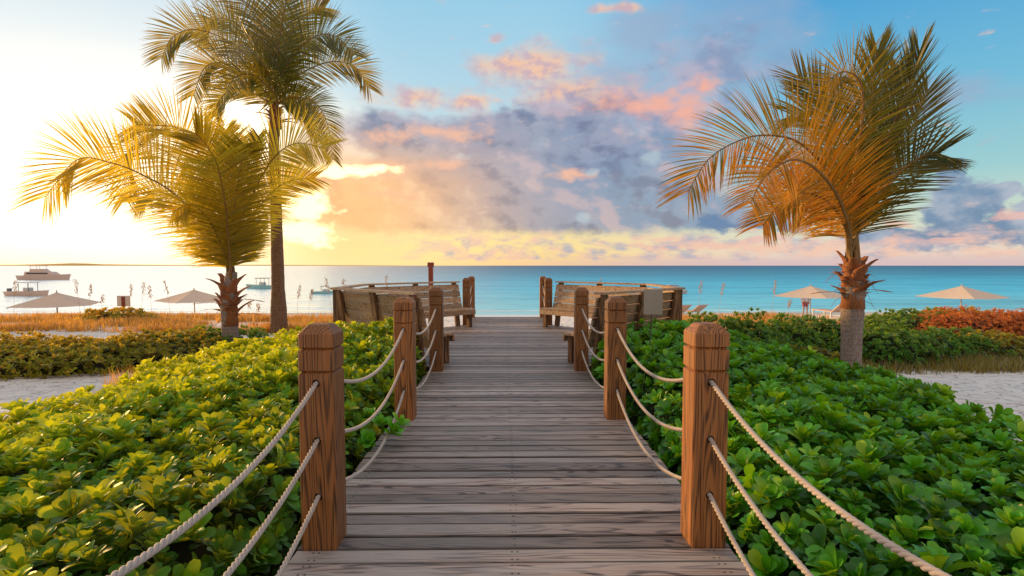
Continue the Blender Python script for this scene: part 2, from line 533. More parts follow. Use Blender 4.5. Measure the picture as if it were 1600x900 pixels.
fl2 = g.mul(g.mul(g.ss(g.add(y, g.mul(g.sub(foamn, 0.5), 7)), 43.0, 43.6), g.ss(g.add(y, g.mul(g.sub(foamn, 0.5), 7)), 44.6, 44.0)), 0.6)
fo = g.mx(fl, fl2)
c = g.mix(fo, c, (0.82, 0.84, 0.84))
bp = g.bump(g.add(g.mul(w1, 0.35), g.mul(w2, 2.2)), 1.0, 0.55)
gl = g.node('ShaderNodeBsdfGlossy', Color=(1, 1, 1), Roughness=0.22, Normal=bp)
df = g.node('ShaderNodeBsdfDiffuse', Color=c)
leftness = g.ss(g.m('DIVIDE', x, g.mx(y, 1.0)), 0.15, -0.45)  # mirror share raised leftward to paint the bright sun sheen
fac = g.mul(g.lin(leftness, 0, 1, 0.18, 0.88), g.lin(fo, 0, 1, 1.0, 0.3))
M['sea'] = out(g.mixs(fac, df, gl))


def plain(name, a, b=None, rough=0.6, sc_=8, metal=0.0, bump=0.15):
    g, out = mat(name)
    n = g.noise(g.coord('Object'), sc_, 4, 0.6)
    b = b or tuple(v * 0.7 for v in a)
    return out(g.bsdf(Base_Color=g.mix(n, b, a), Roughness=rough, Metallic=metal, Normal=g.bump(n, bump, 0.01)))


M['hill'] = plain('distant_land', (0.62, 0.36, 0.10), rough=1, sc_=0.01)
M['red_post'] = plain('red_stained_wood', (0.30, 0.055, 0.022), rough=0.6, sc_=20)
M['sign_face'] = plain('sign_board_tan', (0.85, 0.74, 0.66), (0.72, 0.60, 0.52), rough=0.7, sc_=5)
M['sign_grey'] = plain('sign_back_grey', (0.36, 0.31, 0.27), (0.28, 0.235, 0.20), rough=0.55, sc_=7)
M['metal'] = plain('thin_dark_steel', (0.05, 0.04, 0.03), rough=0.5, sc_=30)
M['white'] = plain('white_gelcoat', (0.75, 0.73, 0.70), rough=0.35, sc_=4)
M['white_hazed'] = plain('white_gelcoat_hazed', (0.80, 0.56, 0.44), rough=0.5, sc_=4)  # white hull tinted warm, sun haze painted into the colour
M['glass'] = plain('boat_window', (0.03, 0.05, 0.07), rough=0.1, sc_=4)
M['teal'] = plain('teal_hull_hazed', (0.34, 0.62, 0.62), rough=0.35, sc_=4)  # teal paled so the hull colour carries the haze
M['navy'] = plain('dark_bimini', (0.22, 0.20, 0.20), rough=0.8, sc_=4)
M['pink_canvas'] = plain('boat_red_paint', (0.60, 0.20, 0.12), rough=0.5, sc_=4)
M['pole'] = plain('umbrella_pole_grey', (0.55, 0.52, 0.48), rough=0.4, sc_=9)
M['chair'] = plain('lounger_sling', (0.66, 0.44, 0.34), rough=0.8, sc_=9)
M['skin'] = plain('skin', (0.50, 0.27, 0.19), rough=0.6, sc_=9)
M['shirt'] = plain('shirt_cloth', (0.62, 0.55, 0.58), rough=0.9, sc_=9)
M['shorts'] = plain('shorts_cloth', (0.40, 0.10, 0.12), rough=0.9, sc_=9)
M['hair'] = plain('hair', (0.04, 0.02, 0.012), rough=0.7, sc_=9)
M['seed'] = plain('sea_oat_seed', (0.75, 0.48, 0.26), (0.50, 0.28, 0.14), rough=0.9, sc_=40)
g, out = mat('umbrella_canvas')
n = g.noise(g.coord('Object'), 3, 4, 0.6)
cc = g.mix(n, (0.70, 0.56, 0.46), (0.80, 0.68, 0.58))
M['canvas'] = out(g.mixs(0.35, g.node('ShaderNodeBsdfDiffuse', Color=cc), g.node('ShaderNodeBsdfTranslucent', Color=cc)))


# ------------------------------------------------------------------ object helpers
class MB:
    def __init__(s):
        s.v = []; s.f = []; s.a = {}; s.smooth = False; s.n = 0

    def add(s, verts, faces, **attrs):
        k = s.n
        s.v.extend([tuple(p) for p in verts])
        s.f.extend([tuple(i + k for i in f) for f in faces])
        s.n += len(verts)
        for name, val in attrs.items():
            lst = s.a.setdefault(name, [])
            lst.extend([0.0] * (k - len(lst)))
            lst.extend([val] * len(verts) if np.isscalar(val) else list(val))

    def box(s, lo, hi, **attrs):
        (a, b, c), (d, e, f) = lo, hi
        s.add([(a, b, c), (d, b, c), (d, e, c), (a, e, c), (a, b, f), (d, b, f), (d, e, f), (a, e, f)],
              [(0, 3, 2, 1), (4, 5, 6, 7), (0, 1, 5, 4), (1, 2, 6, 5), (2, 3, 7, 6), (3, 0, 4, 7)], **attrs)

    def hexa(s, p, **attrs):          # 8 corners: bottom loop then top loop
        s.add(p, [(0, 3, 2, 1), (4, 5, 6, 7), (0, 1, 5, 4), (1, 2, 6, 5), (2, 3, 7, 6), (3, 0, 4, 7)], **attrs)

    def beam(s, p0, p1, w, h, side=None, **attrs):
        """box beam from p0 to p1; w along side, h along the remaining axis"""
        p0 = Vector(p0); p1 = Vector(p1)
        t = (p1 - p0).normalized()
        if side is None:
            side = t.cross(Vector((0, 0, 1)))
            if side.length < 1e-4:
                side = Vector((1, 0, 0))
        side = (Vector(side) - t * Vector(side).dot(t)).normalized()
        up = side.cross(t).normalized()
        a = side * w / 2; b = up * h / 2
        q = [p0 - a - b, p0 + a - b, p0 + a + b, p0 - a + b]
        q2 = [v + (p1 - p0) for v in q]
        s.add(q + q2, [(0, 3, 2, 1), (4, 5, 6, 7), (0, 1, 5, 4), (1, 2, 6, 5), (2, 3, 7, 6), (3, 0, 4, 7)], **attrs)

    def tube(s, pts, rad, n=8, cap=True, **attrs):
        pts = [Vector(p) for p in pts]
        if np.isscalar(rad):
            rad = [rad] * len(pts)
        vs = []
        prev = None
        for i, p in enumerate(pts):
            t = (pts[min(i + 1, len(pts) - 1)] - pts[max(i - 1, 0)]).normalized()
            if prev is None:
                u = t.cross(Vector((0.3, 1, 0.1))).normalized()
            else:
                u = (prev - t * prev.dot(t)).normalized()
            prev = u
            w_ = t.cross(u)
            for k in range(n):
                a = 2 * math.pi * k / n
                vs.append(p + (u * math.cos(a) + w_ * math.sin(a)) * rad[i])
        fs = []
        for i in range(len(pts) - 1):
            for k in range(n):
                a = i * n + k; b = i * n + (k + 1) % n
                fs.append((a, b, b + n, a + n))
        if cap:
            fs.append(tuple(range(n - 1, -1, -1)))
            fs.append(tuple((len(pts) - 1) * n + k for k in range(n)))
        s.add(vs, fs, **attrs)

    def lathe(s, prof, n=16, centre=(0, 0, 0), **attrs):
        cx, cy, cz = centre
        vs = [(cx + r * math.cos(2 * math.pi * k / n), cy + r * math.sin(2 * math.pi * k / n), cz + z) for r, z in prof for k in range(n)]
        fs = [(i * n + k, i * n + (k + 1) % n, (i + 1) * n + (k + 1) % n, (i + 1) * n + k) for i in range(len(prof) - 1) for k in range(n)]
        fs.append(tuple(range(n - 1, -1, -1)))
        fs.append(tuple((len(prof) - 1) * n + k for k in range(n)))
        s.add(vs, fs, **attrs)

    def build(s, name, material, parent=None, smooth=False, bevel=0.0, loc=None):
        me = bpy.data.meshes.new(name)
        me.from_pydata(s.v, [], s.f)
        for an, vals in s.a.items():
            vals = list(vals) + [0.0] * (s.n - len(vals))
            at_ = me.attributes.new(an, 'FLOAT', 'POINT')
            at_.data.foreach_set('value', np.array(vals, dtype=np.float32))
        me.update()
        if smooth:
            me.polygons.foreach_set('use_smooth', [True] * len(me.polygons))
        return link(name, me, material, parent, bevel, loc)


def link(name, me, material, parent=None, bevel=0.0, loc=None):
    o = bpy.data.objects.new(name, me)
    col.objects.link(o)
    me.materials.append(M[material] if isinstance(material, str) else material)
    if parent is not None:
        o.parent = parent
    if loc is not None:
        o.location = loc
    if bevel:
        b = o.modifiers.new('bevel', 'BEVEL')
        b.width = bevel
        b.segments = 2
        b.limit_method = 'ANGLE'
        b.harden_normals = False
    return o


def np_mesh(name, verts, quads, attrs, material, parent=None, smooth=True):
    me = bpy.data.meshes.new(name)
    nv, nf = len(verts), len(quads)
    me.vertices.add(nv)
    me.vertices.foreach_set('co', verts.astype(np.float32).ravel())
    me.loops.add(nf * 4)
    me.loops.foreach_set('vertex_index', quads.astype(np.int32).ravel())
    me.polygons.add(nf)
    me.polygons.foreach_set('loop_start', np.arange(0, nf * 4, 4, dtype=np.int32))
    for an, vals in attrs.items():
        a = me.attributes.new(an, 'FLOAT', 'POINT')
        a.data.foreach_set('value', vals.astype(np.float32))
    me.update(calc_edges=True)
    if smooth:
        me.polygons.foreach_set('use_smooth', np.ones(nf, dtype=bool))
    return link(name, me, material, parent)


def empty(name, loc, label=None, cat=None, group=None, rz=0.0):
    o = bpy.data.objects.new(name, None)
    col.objects.link(o)
    o.location = loc
    o.rotation_euler = (0, 0, rz)
    o.empty_display_size = 0.1
    tag(o, label, cat, group)
    return o


def tag(o, label=None, cat=None, group=None, kind=None):
    if label: o['label'] = label
    if cat: o['category'] = cat
    if group: o['group'] = group
    if kind: o['kind'] = kind
    return o


def dup(root, loc, label, rz=None, scale=None):
    r = root.copy(); col.objects.link(r); r.location = loc
    if rz is not None: r.rotation_euler = (0, 0, rz)
    if scale is not None: r.scale = scale
    r['label'] = label
    for ch in list(root.children):
        c = ch.copy(); col.objects.link(c); c.parent = r
        for gch in ch.children:
            d = gch.copy(); col.objects.link(d); d.parent = c
    return r


# ------------------------------------------------------------------ terrain
def sstep(a, b, x):
    t = min(1, max(0, (x - a) / (b - a)))
    return t * t * (3 - 2 * t)


def ground_h(x, y):
    h = -0.62
    h += 0.22 * sstep(13.0, 16.0, y) * (0.55 + 0.45 * sstep(2.5, 5, abs(x)))
    h += -1.72 * sstep(17.5, 42, y) if y < 42 else -1.72
    if y > 42: h -= (y - 42) * 0.05
    h += 0.07 * mnoise.noise(Vector((x * 0.35, y * 0.35, 1.0))) * (1 - sstep(30, 38, y))
    h += 0.02 * mnoise.noise(Vector((x * 1.7, y * 1.7, 4.0))) * (1 - sstep(33, 38, y))
    h += 0.04 * sstep(7, 14, -x) * sstep(15, 17, y) * (1 - sstep(19, 24, y))
    return h


xs = np.concatenate([[-3000, -900, -300, -120, -70], np.linspace(-48, 48, 300), [70, 120, 300, 900, 3000]])
ys = np.concatenate([[-2500, -600, -150, -40, -12], np.linspace(-5, 30, 190), np.linspace(30.4, 56, 50), [80]])
gv = [(x, y, ground_h(x, y)) for y in ys for x in xs]
nx = len(xs)
gf = [(j * nx + i, j * nx + i + 1, (j + 1) * nx + i + 1, (j + 1) * nx + i) for j in range(len(ys) - 1) for i in range(nx - 1)]
b = MB(); b.add(gv, gf)
tag(b.build('sand_ground', 'sand', smooth=True), kind='structure')

SEA_Z = -2.13
b = MB()
xs = [-30000, -3000, -300, -80, 0, 80, 300, 3000, 30000]
ys = [36, 60, 120, 400, 2000, 8000, 40000]
b.add([(x, y, SEA_Z) for y in ys for x in xs], [(j * 9 + i, j * 9 + i + 1, (j + 1) * 9 + i + 1, (j + 1) * 9 + i) for j in range(6) for i in range(8)])
tag(b.build('sea', 'sea'), kind='structure')

# low headland on the horizon, far left
b = MB()
vs = []; fs = []
prof = [(-420, 0), (-300, 0.4), (-120, 1.0), (0, 1.6), (40, 2.6), (85, 4.0), (110, 3.6), (135, 2.4), (180, 1.8), (260, 1.2), (380, 1.5), (470, 1.0), (560, 0.6), (640, 0)]
for px, h in prof:
    p0 = at(px, 415, 9000)
    p1 = at(px, 415, 9900)
    z = SEA_Z + 1.0 + h * 9000 / F + 2
    vs += [(p0.x, 9000, SEA_Z - 1), (p0.x, 9350, z), (p1.x, 9900, SEA_Z - 1)]
for i in range(len(prof) - 1):
    for k in range(2):
        fs.append((i * 3 + k, i * 3 + 3 + k, i * 3 + 4 + k, i * 3 + 1 + k))
b.add(vs, fs)
tag(b.build('headland', 'hill'), kind='structure')

# ------------------------------------------------------------------ boardwalk
walk = empty('boardwalk', (0, 0, 0), 'weathered grey brown plank boardwalk running straight towards the sea', 'boardwalk')
HEXL = [(1.02, 8.15), (2.98, 10.02), (2.98, 12.0), (1.02, 13.95)]     # outline of each lookout bay


def halfw(y):
    if y < HEXL[0][1] or y > HEXL[3][1]: return 1.17
    pts = HEXL
    for (x0, y0), (x1, y1) in zip(pts, pts[1:]):
        if y0 <= y <= y1:
            return max(1.17, x0 + (x1 - x0) * (y - y0) / (y1 - y0) + 0.12)
    return 1.17


b = MB()
y = -2.2
PW = 0.141
while y < 16.25:
    w0, w1 = halfw(y + 0.02), halfw(y + PW - 0.02)
    r = random.random()
    dz = random.uniform(-0.003, 0.003)
    ta = random.uniform(-0.002, 0.002)
    e = random.uniform(-0.006, 0.010)
    gap = random.uniform(0.008, 0.014)
    y0, y1 = y, y + PW - gap
    c = 0.006
    segs = 14
    vs = []; fs = []
    ring = [(y0, -0.038), (y0, -c - 0.001), (y0 + c, 0), (y0 + (y1 - y0) * .5, -0.0015), (y1 - c, 0), (y1, -c - 0.001), (y1, -0.038)]
    for i in range(segs + 1):
        t = i / segs
        for (yy, zz) in ring:
            wl = w0 + (w1 - w0) * (yy - y0) / (y1 - y0)
            xx = -(wl + e) + (2 * wl + 2 * e) * t
            wob = 0.0012 * mnoise.noise(Vector((xx * 1.5, y * 3, 7)))
            vs.append((xx, yy + wob, zz + dz + ta * (1 if yy > y0 + 0.06 else -1)))
    n = len(ring)
    for i in range(segs):
        for k in range(n):
            a = i * n + k; bb = i * n + (k + 1) % n
            fs.append((a, a + n, bb + n, bb))
    fs.append(tuple(range(n))); fs.append(tuple(segs * n + k for k in range(n - 1, -1, -1)))
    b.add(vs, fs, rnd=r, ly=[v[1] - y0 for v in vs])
    y += PW
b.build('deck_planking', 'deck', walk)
b = MB()
for x in (-1.06, -0.35, 0.35, 1.06):
    b.box((x - 0.025, -2.2, -0.24), (x + 0.025, 16.2, -0.040), rnd=random.random())
for s in (-1, 1):
    b.box((s * 1.13 - 0.02, -2.2, -0.26), (s * 1.13 + 0.02, 8.1, -0.041), rnd=random.random())
    for (x0, y0), (x1, y1) in zip(HEXL, HEXL[1:]):
        b.beam((s * (x0 + 0.05), y0, -0.15), (s * (x1 + 0.05), y1, -0.15), 0.04, 0.21, rnd=random.random())
b.build('joists', 'deck_y', walk)
for yy in (0.4, 2.9, 5.4, 7.8, 10.2, 12.6, 14.2, 16.0):
    for s in (-1, 1):
        b = MB(); b.box((s * 1.0 - 0.07, yy - 0.07, -2.0), (s * 1.0 + 0.07, yy + 0.07, -0.245), rnd=random.random())
        b.build('pile', 'bench_dark', walk)
        if 9 < yy < 13:
            b = MB(); b.box((s * 2.7 - 0.07, yy - 0.07, -2.0), (s * 2.7 + 0.07, yy + 0.07, -0.045), rnd=random.random())
            b.build('pile', 'bench_dark', walk)
# steps down to the beach
for k in range(4):
    b = MB()
    for j in range(2):
        y0 = 16.30 + k * 0.29 + j * 0.142
        b.box((-1.1, y0, -0.17 * (k + 1) - 0.038), (1.1, y0 + 0.135, -0.17 * (k + 1)), rnd=random.random())
    b.build('step', 'deck', walk)

# ------------------------------------------------------------------ rope posts
PWD = 0.19
HZ = (0.905, 0.595, 0.29)        # rope heights
PH = 1.215


def post_mesh():
    h = PWD / 2
    prof = [(h, -0.45), (h, PH - 0.262), (h - 0.004, PH - 0.259), (h - 0.013, PH - 0.252), (h - 0.004, PH - 0.245), (h, PH - 0.242),
            (h, PH - 0.138), (h - 0.004, PH - 0.135), (h - 0.013, PH - 0.128), (h - 0.004, PH - 0.121), (h, PH - 0.118),
            (h, PH - 0.050), (h - 0.002, PH - 0.046), (h - 0.036, PH - 0.006), (h - 0.044, PH)]
    vs = []
    for r, z in prof:
        c = 0.008
        ring = [(r - c, -r), (r, -r + c), (r, r - c), (r - c, r), (-r + c, r), (-r, r - c), (-r, -r + c), (-r + c, -r)]
        vs += [(a, b_, z) for a, b_ in ring]
    fs = []
    n = 8
    for i in range(len(prof) - 1):
        for k in range(n):
            fs.append((i * n + k, i * n + (k + 1) % n, (i + 1) * n + (k + 1) % n, (i + 1) * n + k))
    fs.append(tuple(range(n - 1, -1, -1)))
    fs.append(tuple((len(prof) - 1) * n + k for k in range(n)))
    me = bpy.data.meshes.new('post_body')
    me.from_pydata(vs, [], fs)
    me.materials.append(M['post'])
    o = bpy.data.objects.new('tmp_post', me); col.objects.link(o)
    cuts = []
    for z in HZ:
        b = MB()
        b.tube([(0, -0.2, z), (0, 0.2, z)], 0.021, 14)
        c = b.build('tmp_cut', 'hole'); cuts.append(c)
        m = o.modifiers.new('b', 'BOOLEAN'); m.operation = 'DIFFERENCE'; m.object = c; m.solver = 'EXACT'
    dg = bpy.context.evaluated_depsgraph_get()
    dg.update()
    res = bpy.data.meshes.new_from_object(o.evaluated_get(dg), depsgraph=dg)
    for c in cuts: bpy.data.objects.remove(c)
    bpy.data.objects.remove(o)
    res.name = 'rope_post'
    return res


PM = post_mesh()
PY = [0.50, 2.965, 5.425, 7.90]
PX = 1.055
post_labels = {
    (1, -1): 'left front brown post with chamfered top and twin grooves, biggest post left of the boardwalk',
    (1, 1): 'right front brown post whose left side glows orange, biggest post right of the boardwalk',
    (2, -1): 'second brown rope post from the front on the left edge of the boardwalk',
    (2, 1): 'second brown rope post from the front on the right edge of the boardwalk',
    (3, -1): 'third left rope post, standing where the left bench begins',
    (3, 1): 'third right rope post, standing where the right bench begins',
    (0, -1): 'left rope post beside the camera at the near end of the boardwalk',
    (0, 1): 'right rope post beside the camera at the near end of the boardwalk',
    (4, -1): 'small far post at the seaward end of the left bench',
    (4, 1): 'small far post at the seaward end of the right bench',
    (5, -1): 'last left post at the sea end of the boardwalk',
    (5, 1): 'last right post at the sea end of the boardwalk'}


def add_post(i, s, x, y):
    me = PM.copy()
    a = me.attributes.new('rnd', 'FLOAT', 'POINT')
    a.data.foreach_set('value', np.full(len(me.vertices), random.random(), dtype=np.float32))
    o = bpy.data.objects.new('rope_post', me)
    col.objects.link(o)
    o.location = (x, y, 0)
    if s > 0 and i % 2: o.rotation_euler = (0, 0, math.pi)
    tag(o, post_labels[(i, s)], 'post', 'rope posts along the boardwalk')
    return o


for i, yy in enumerate(PY):
    for s in (-1, 1):
        if i: add_post(i, s, s * PX, yy)
for s in (-1, 1):
    add_post(4, s, s * 1.06, 14.05)
    add_post(5, s, s * 1.06, 16.15)


# ------------------------------------------------------------------ ropes
def rope_path(x, z, ys, sags, step=0.012):
    pts = []
    for (y0, y1), sag in zip(zip(ys, ys[1:]), sags):
        n = max(2, int((y1 - y0) / step))
        for i in range(n):
            t = i / n
            k = (t - 0.04) / 0.92
            k = min(1, max(0, k))
            pts.append(Vector((x, y0 + (y1 - y0) * t, z - 4 * sag * k * (1 - k))))
    pts.append(Vector((x, ys[-1], z)))
    return pts


def rope(pts, r, name='rope', pitch=0.085, seg=7):
    P = np.array([tuple(p) for p in pts])
    T = np.gradient(P, axis=0)
    T /= np.linalg.norm(T, axis=1)[:, None]
    side = np.tile([1.0, 0, 0], (len(P), 1))
    up = np.cross(side, T)
    s = np.concatenate([[0], np.cumsum(np.linalg.norm(np.diff(P, axis=0), axis=1))])
    V_ = []; Q = []
    off = 0
    for k in range(3):
        ph = 2 * math.pi * s / pitch + k * 2 * math.pi / 3
        C = P + (np.cos(ph)[:, None] * side + np.sin(ph)[:, None] * up) * r * 0.50
        a = np.arange(seg) * 2 * math.pi / seg
        ring = C[:, None, :] + (np.cos(a)[None, :, None] * side[:, None, :] + np.sin(a)[None, :, None] * up[:, None, :]) * r * 0.56
        V_.append(ring.reshape(-1, 3))
        n = len(P)
        i, j = np.meshgrid(np.arange(n - 1), np.arange(seg), indexing='ij')
        a0 = i * seg + j; b0 = i * seg + (j + 1) % seg
        Q.append(np.stack([a0, b0, b0 + seg, a0 + seg], -1).reshape(-1, 4) + off)
        off += n * seg
    return np_mesh(name, np.vstack(V_), np.vstack(Q), {}, 'rope')


lev = ['top', 'middle', 'bottom']
for s in (-1, 1):
    for k, z in enumerate(HZ):
        pts = rope_path(s * PX, z, [PY[0] + 0.02] + PY[1:], [0.19 + random.uniform(-.01, .01), 0.20 + 0.012 * k, 0.19 + random.uniform(-.02, .01)])
        o = rope(pts, 0.0128)
        tag(o, f"{lev[k]} one of three pale twisted ropes threaded through the {'left' if s < 0 else 'right'} front posts", 'rope', 'ropes strung between the front posts')
        pts = rope_path(s * 1.06, z, [14.05, 16.15], [0.22], 0.03)
        o = rope(pts, 0.012, seg=5)
        tag(o, f"{lev[k]} far rope between the two small end posts on the {'left' if s < 0 else 'right'}", 'rope', 'far ropes between the end posts')


# ------------------------------------------------------------------ corner benches
def make_bench(s):
    root = empty('corner_bench', (s * 2.0, 11.0, 0),
                 'left timber bench wrapping the lookout, slatted back catching warm light' if s < 0 else
                 'right timber bench wrapping the lookout, partly hidden by the grey sign', 'bench')
    o0 = Vector((s * 2.0, 11.0, 0))
    base = [Vector((s * x, y, 0)) for x, y in HEXL]
    base[0] = Vector((s * 1.22, 8.22, 0)); base[3] = Vector((s * 1.16, 13.86, 0))

    def offset(d):
        out_ = []
        for i, p in enumerate(base):
            ns = []
            for a, c in ((i - 1, i), (i, i + 1)):
                if a >= 0 and c < len(base):
                    t = (base[c] - base[a]).normalized()
                    nrm = Vector((t.y, -t.x, 0)) * (1 if s > 0 else -1)
                    ns.append(nrm)
            nn = ns[0] if len(ns) == 1 else (ns[0] + ns[1]) / (1 + ns[0].dot(ns[1]))
            out_.append(p + nn * d)
        return out_
    def at_h(z, extra=0.0):
        return [p + Vector((0, 0, z)) for p in offset(-0.06 + 0.20 * (z - 0.3) / 0.8 + extra)]
    # backrest slats
    names = ['near', 'side', 'far']
    b = MB()
    for k in range(5):
        z0 = 0.27 + k * 0.158; z1 = z0 + 0.148
        a0, a1 = at_h(z0), at_h(z1)
        c0, c1 = at_h(z0, 0.032), at_h(z1, 0.032)
        for i in range(3):
            r = random.random()
            t = (base[i + 1] - base[i]).normalized() * 0.006
            L_ = (base[i + 1] - base[i]).length
            # local frame so the grain runs along the slat: split in lengths
            q = [a0[i] + t, a0[i + 1] - t, c0[i + 1] - t, c0[i] + t, a1[i] + t, a1[i + 1] - t, c1[i + 1] - t, c1[i] + t]
            b.hexa([v - o0 for v in q], rnd=r)
    b.build('backrest', 'bench', root)
    # cap rail
    b = MB()
    zt = 1.095
    a0, c0 = at_h(zt, -0.055), at_h(zt, 0.125)
    up = Vector((0, 0, 0.035))
    for i in range(3):
        q = [a0[i], a0[i + 1], c0[i + 1], c0[i], a0[i] + up, a0[i + 1] + up, c0[i + 1] + up, c0[i] + up]
        b.hexa([v - o0 for v in q], rnd=random.random())
    b.build('top_rail', 'bench', root)
    # seat boards
    for lo_, hi_ in ((-0.50, -0.365), (-0.355, -0.22), (-0.21, -0.075)):
        b = MB()
        a0, c0 = offset(lo_), offset(hi_)
        for i in range(3):
            q = [a0[i], a0[i + 1], c0[i + 1], c0[i]]
            q = [v + Vector((0, 0, 0.43)) for v in q] + [v + Vector((0, 0, 0.468)) for v in q]
            b.hexa([v - o0 for v in q], rnd=random.random())
        b.build('seat_board', 'bench', root)
    # end panel board below the seat at the walkway end and front apron
    b = MB()
    a0, c0 = offset(-0.515), offset(-0.485)
    for i in range(3):
        q = [a0[i], a0[i + 1], c0[i + 1], c0[i]]
        q = [v + Vector((0, 0, 0.33)) for v in q] + [v + Vector((0, 0, 0.427)) for v in q]
        b.hexa([v - o0 for v in q], rnd=random.random())
    b.build('apron', 'bench', root)
    # struts: slanted board outside and a leg inside
    for i in range(3):
        p, q = base[i], base[i + 1]
        t = (q - p).normalized()
        for f in ((0.04, 0.5, 0.96) if i != 1 else (0.5,)):
            c = p.lerp(q, f)
            nrm = Vector((t.y, -t.x, 0)) * (1 if s > 0 else -1)
            b = MB()
            b.beam(c + nrm * 0.0 + Vector((0, 0, -0.30)) - o0, c + nrm * 0.205 + Vector((0, 0, 1.092)) - o0, 0.14, 0.05, side=t, rnd=random.random())
            b.build('strut', 'bench_dark', root, bevel=0.004)
            b = MB()
            b.beam(c - nrm * 0.40 - o0 + Vector((0, 0, 0.003)), c - nrm * 0.40 + Vector((0, 0, 0.43)) - o0, 0.10, 0.09, side=t, rnd=random.random())
            b.build('leg', 'bench_dark', root, bevel=0.004)
    for i in (1,):
        c = offset(0.16)[i]
        b = MB()
        b.beam(c + Vector((0, 0, -0.5)) - o0, c + Vector((0, 0, 1.09)) - o0, 0.10, 0.10, side=(1, 0, 0), rnd=random.random())
        b.build('corner_post', 'bench_dark', root, bevel=0.004)
    return root


make_bench(-1)
make_bench(1)

# ------------------------------------------------------------------ foliage machinery
GA = math.pi * (3 - math.sqrt(5))


def leaf_grid(rows, cols, width=0.25):
    """unit leaf along +Y, normal +Z, obovate"""
    ts = {6: [0, .22, .48, .74, .92, 1.0], 4: [0, .4, .8, 1.0], 3: [0, .62, 1.0]}[rows]
    def hw(t):
        return width * (0.10 + 0.90 * (math.sin(min(1, t / 0.78) * math.pi / 2) ** 1.5)) * (1 if t < 0.78 else math.sqrt(max(0.04, 1 - ((t - 0.78) / 0.24) ** 2)))
    vs = []; al = []
    for t in ts:
        for c in range(cols):
            u = (c / (cols - 1) - 0.5) * 2 if cols > 1 else 0
            vs.append((hw(t) * u, t - (0.02 if (t == 1.0 and u == 0 and cols > 2) else 0), -0.20 * t ** 3 + 0.06 * t + 0.085 * abs(u) * hw(t) / width * math.sin(t * 2.6)))
            al.append(t)
    q = [(r * cols + c, r * cols + c + 1, (r + 1) * cols + c + 1, (r + 1) * cols + c) for r in range(rows - 1) for c in range(cols - 1)]
    return np.array(vs), np.array(q), np.array(al)


def rosette(seed, rows, cols, nleaf, width=0.215, lo=8, hi=60):
    rg = np.random.default_rng(seed)
    lv, lq, la = leaf_grid(rows, cols, width * rg.uniform(0.82, 1.2))
    hi = hi * rg.uniform(0.8, 1.12)
    V_ = []; Q = []; T_ = []; AL = []
    for i in range(nleaf):
        f = (i + 0.5) / nleaf
        az = i * GA + rg.uniform(-.25, .25)
        inc = R(lo + (hi - lo) * f ** 0.85 + rg.uniform(-8, 8))
        L_ = (0.62 + 0.42 * f ** 0.6) * rg.uniform(0.7, 1.15)
        tw = rg.uniform(-.35, .35)
        v = lv * L_
        ct, st = math.cos(tw), math.sin(tw)
        v = np.stack([v[:, 0] * ct + v[:, 2] * st, v[:, 1], -v[:, 0] * st + v[:, 2] * ct], 1)
        # local Y (length) -> direction inclined from Z; leaf normal faces inward/up
        el = math.pi / 2 - inc
        ce, se = math.cos(el), math.sin(el)
        y2 = v[:, 1] * ce - v[:, 2] * se
        z2 = v[:, 1] * se + v[:, 2] * ce
        x2 = v[:, 0]
        ca, sa = math.cos(az), math.sin(az)
        p = np.stack([x2 * ca - y2 * sa, x2 * sa + y2 * ca, z2 + 0.12 * (1 - f)], 1)
        Q.append(lq + len(V_) * len(lv))
        V_.append(p)
        T_.append(np.full(len(lv), 0.22 * (1 - f) - 0.04 + rg.uniform(-.14, .14) + (0.5 if rg.random() < 0.03 else 0)))
        AL.append(la)
    return np.vstack(V_), np.vstack(Q), np.concatenate(T_), np.concatenate(AL)


LODS = {
    0: [rosette(s, 6, 3, 14) for s in range(8)],
    1: [rosette(s, 4, 3, 13) for s in range(6)],
    2: [rosette(s, 3, 2, 10, 0.22) for s in range(5)],
    3: [rosette(s, 3, 2, 9, 0.13, 5, 70) for s in range(5)],
}


def scatter(name, P, N, size, tint, lod, material, parent):
    """P points, N unit axis per point, size, tint arrays, lod array"""
    V_ = []; Q = []; T_ = []; AL = []
    off = 0
    for lv in np.unique(lod):
        tm = LODS[int(lv)]
        which = RNG.integers(0, len(tm), len(P))
        for w_ in range(len(tm)):
            sel = np.where((lod == lv) & (which == w_))[0]
            if len(sel) == 0: continue
            rv, rq, rt, ra = tm[w_]
            n = N[sel]
            spin = RNG.uniform(0, 2 * math.pi, len(sel))
            ref = np.stack([np.cos(spin), np.sin(spin), np.zeros(len(sel))], 1)
            u = ref - n * (ref * n).sum(1)[:, None]
            u /= np.linalg.norm(u, axis=1)[:, None] + 1e-9
            v = np.cross(n, u)
            pts = (rv[None, :, 0, None] * u[:, None, :] + rv[None, :, 1, None] * v[:, None, :] + rv[None, :, 2, None] * n[:, None, :]) * size[sel][:, None, None] + P[sel][:, None, :]
            k = len(rv)
            V_.append(pts.reshape(-1, 3))
            Q.append((rq[None] + (np.arange(len(sel)) * k)[:, None, None]).reshape(-1, 4) + off)
            T_.append(np.clip(rt[None] + tint[sel][:, None], 0, 1).ravel())
            AL.append(np.tile(ra, len(sel)))
            off += len(sel) * k
    return np_mesh(name, np.vstack(V_), np.vstack(Q), {'tint': np.concatenate(T_), 'along': np.concatenate(AL)}, material, parent)


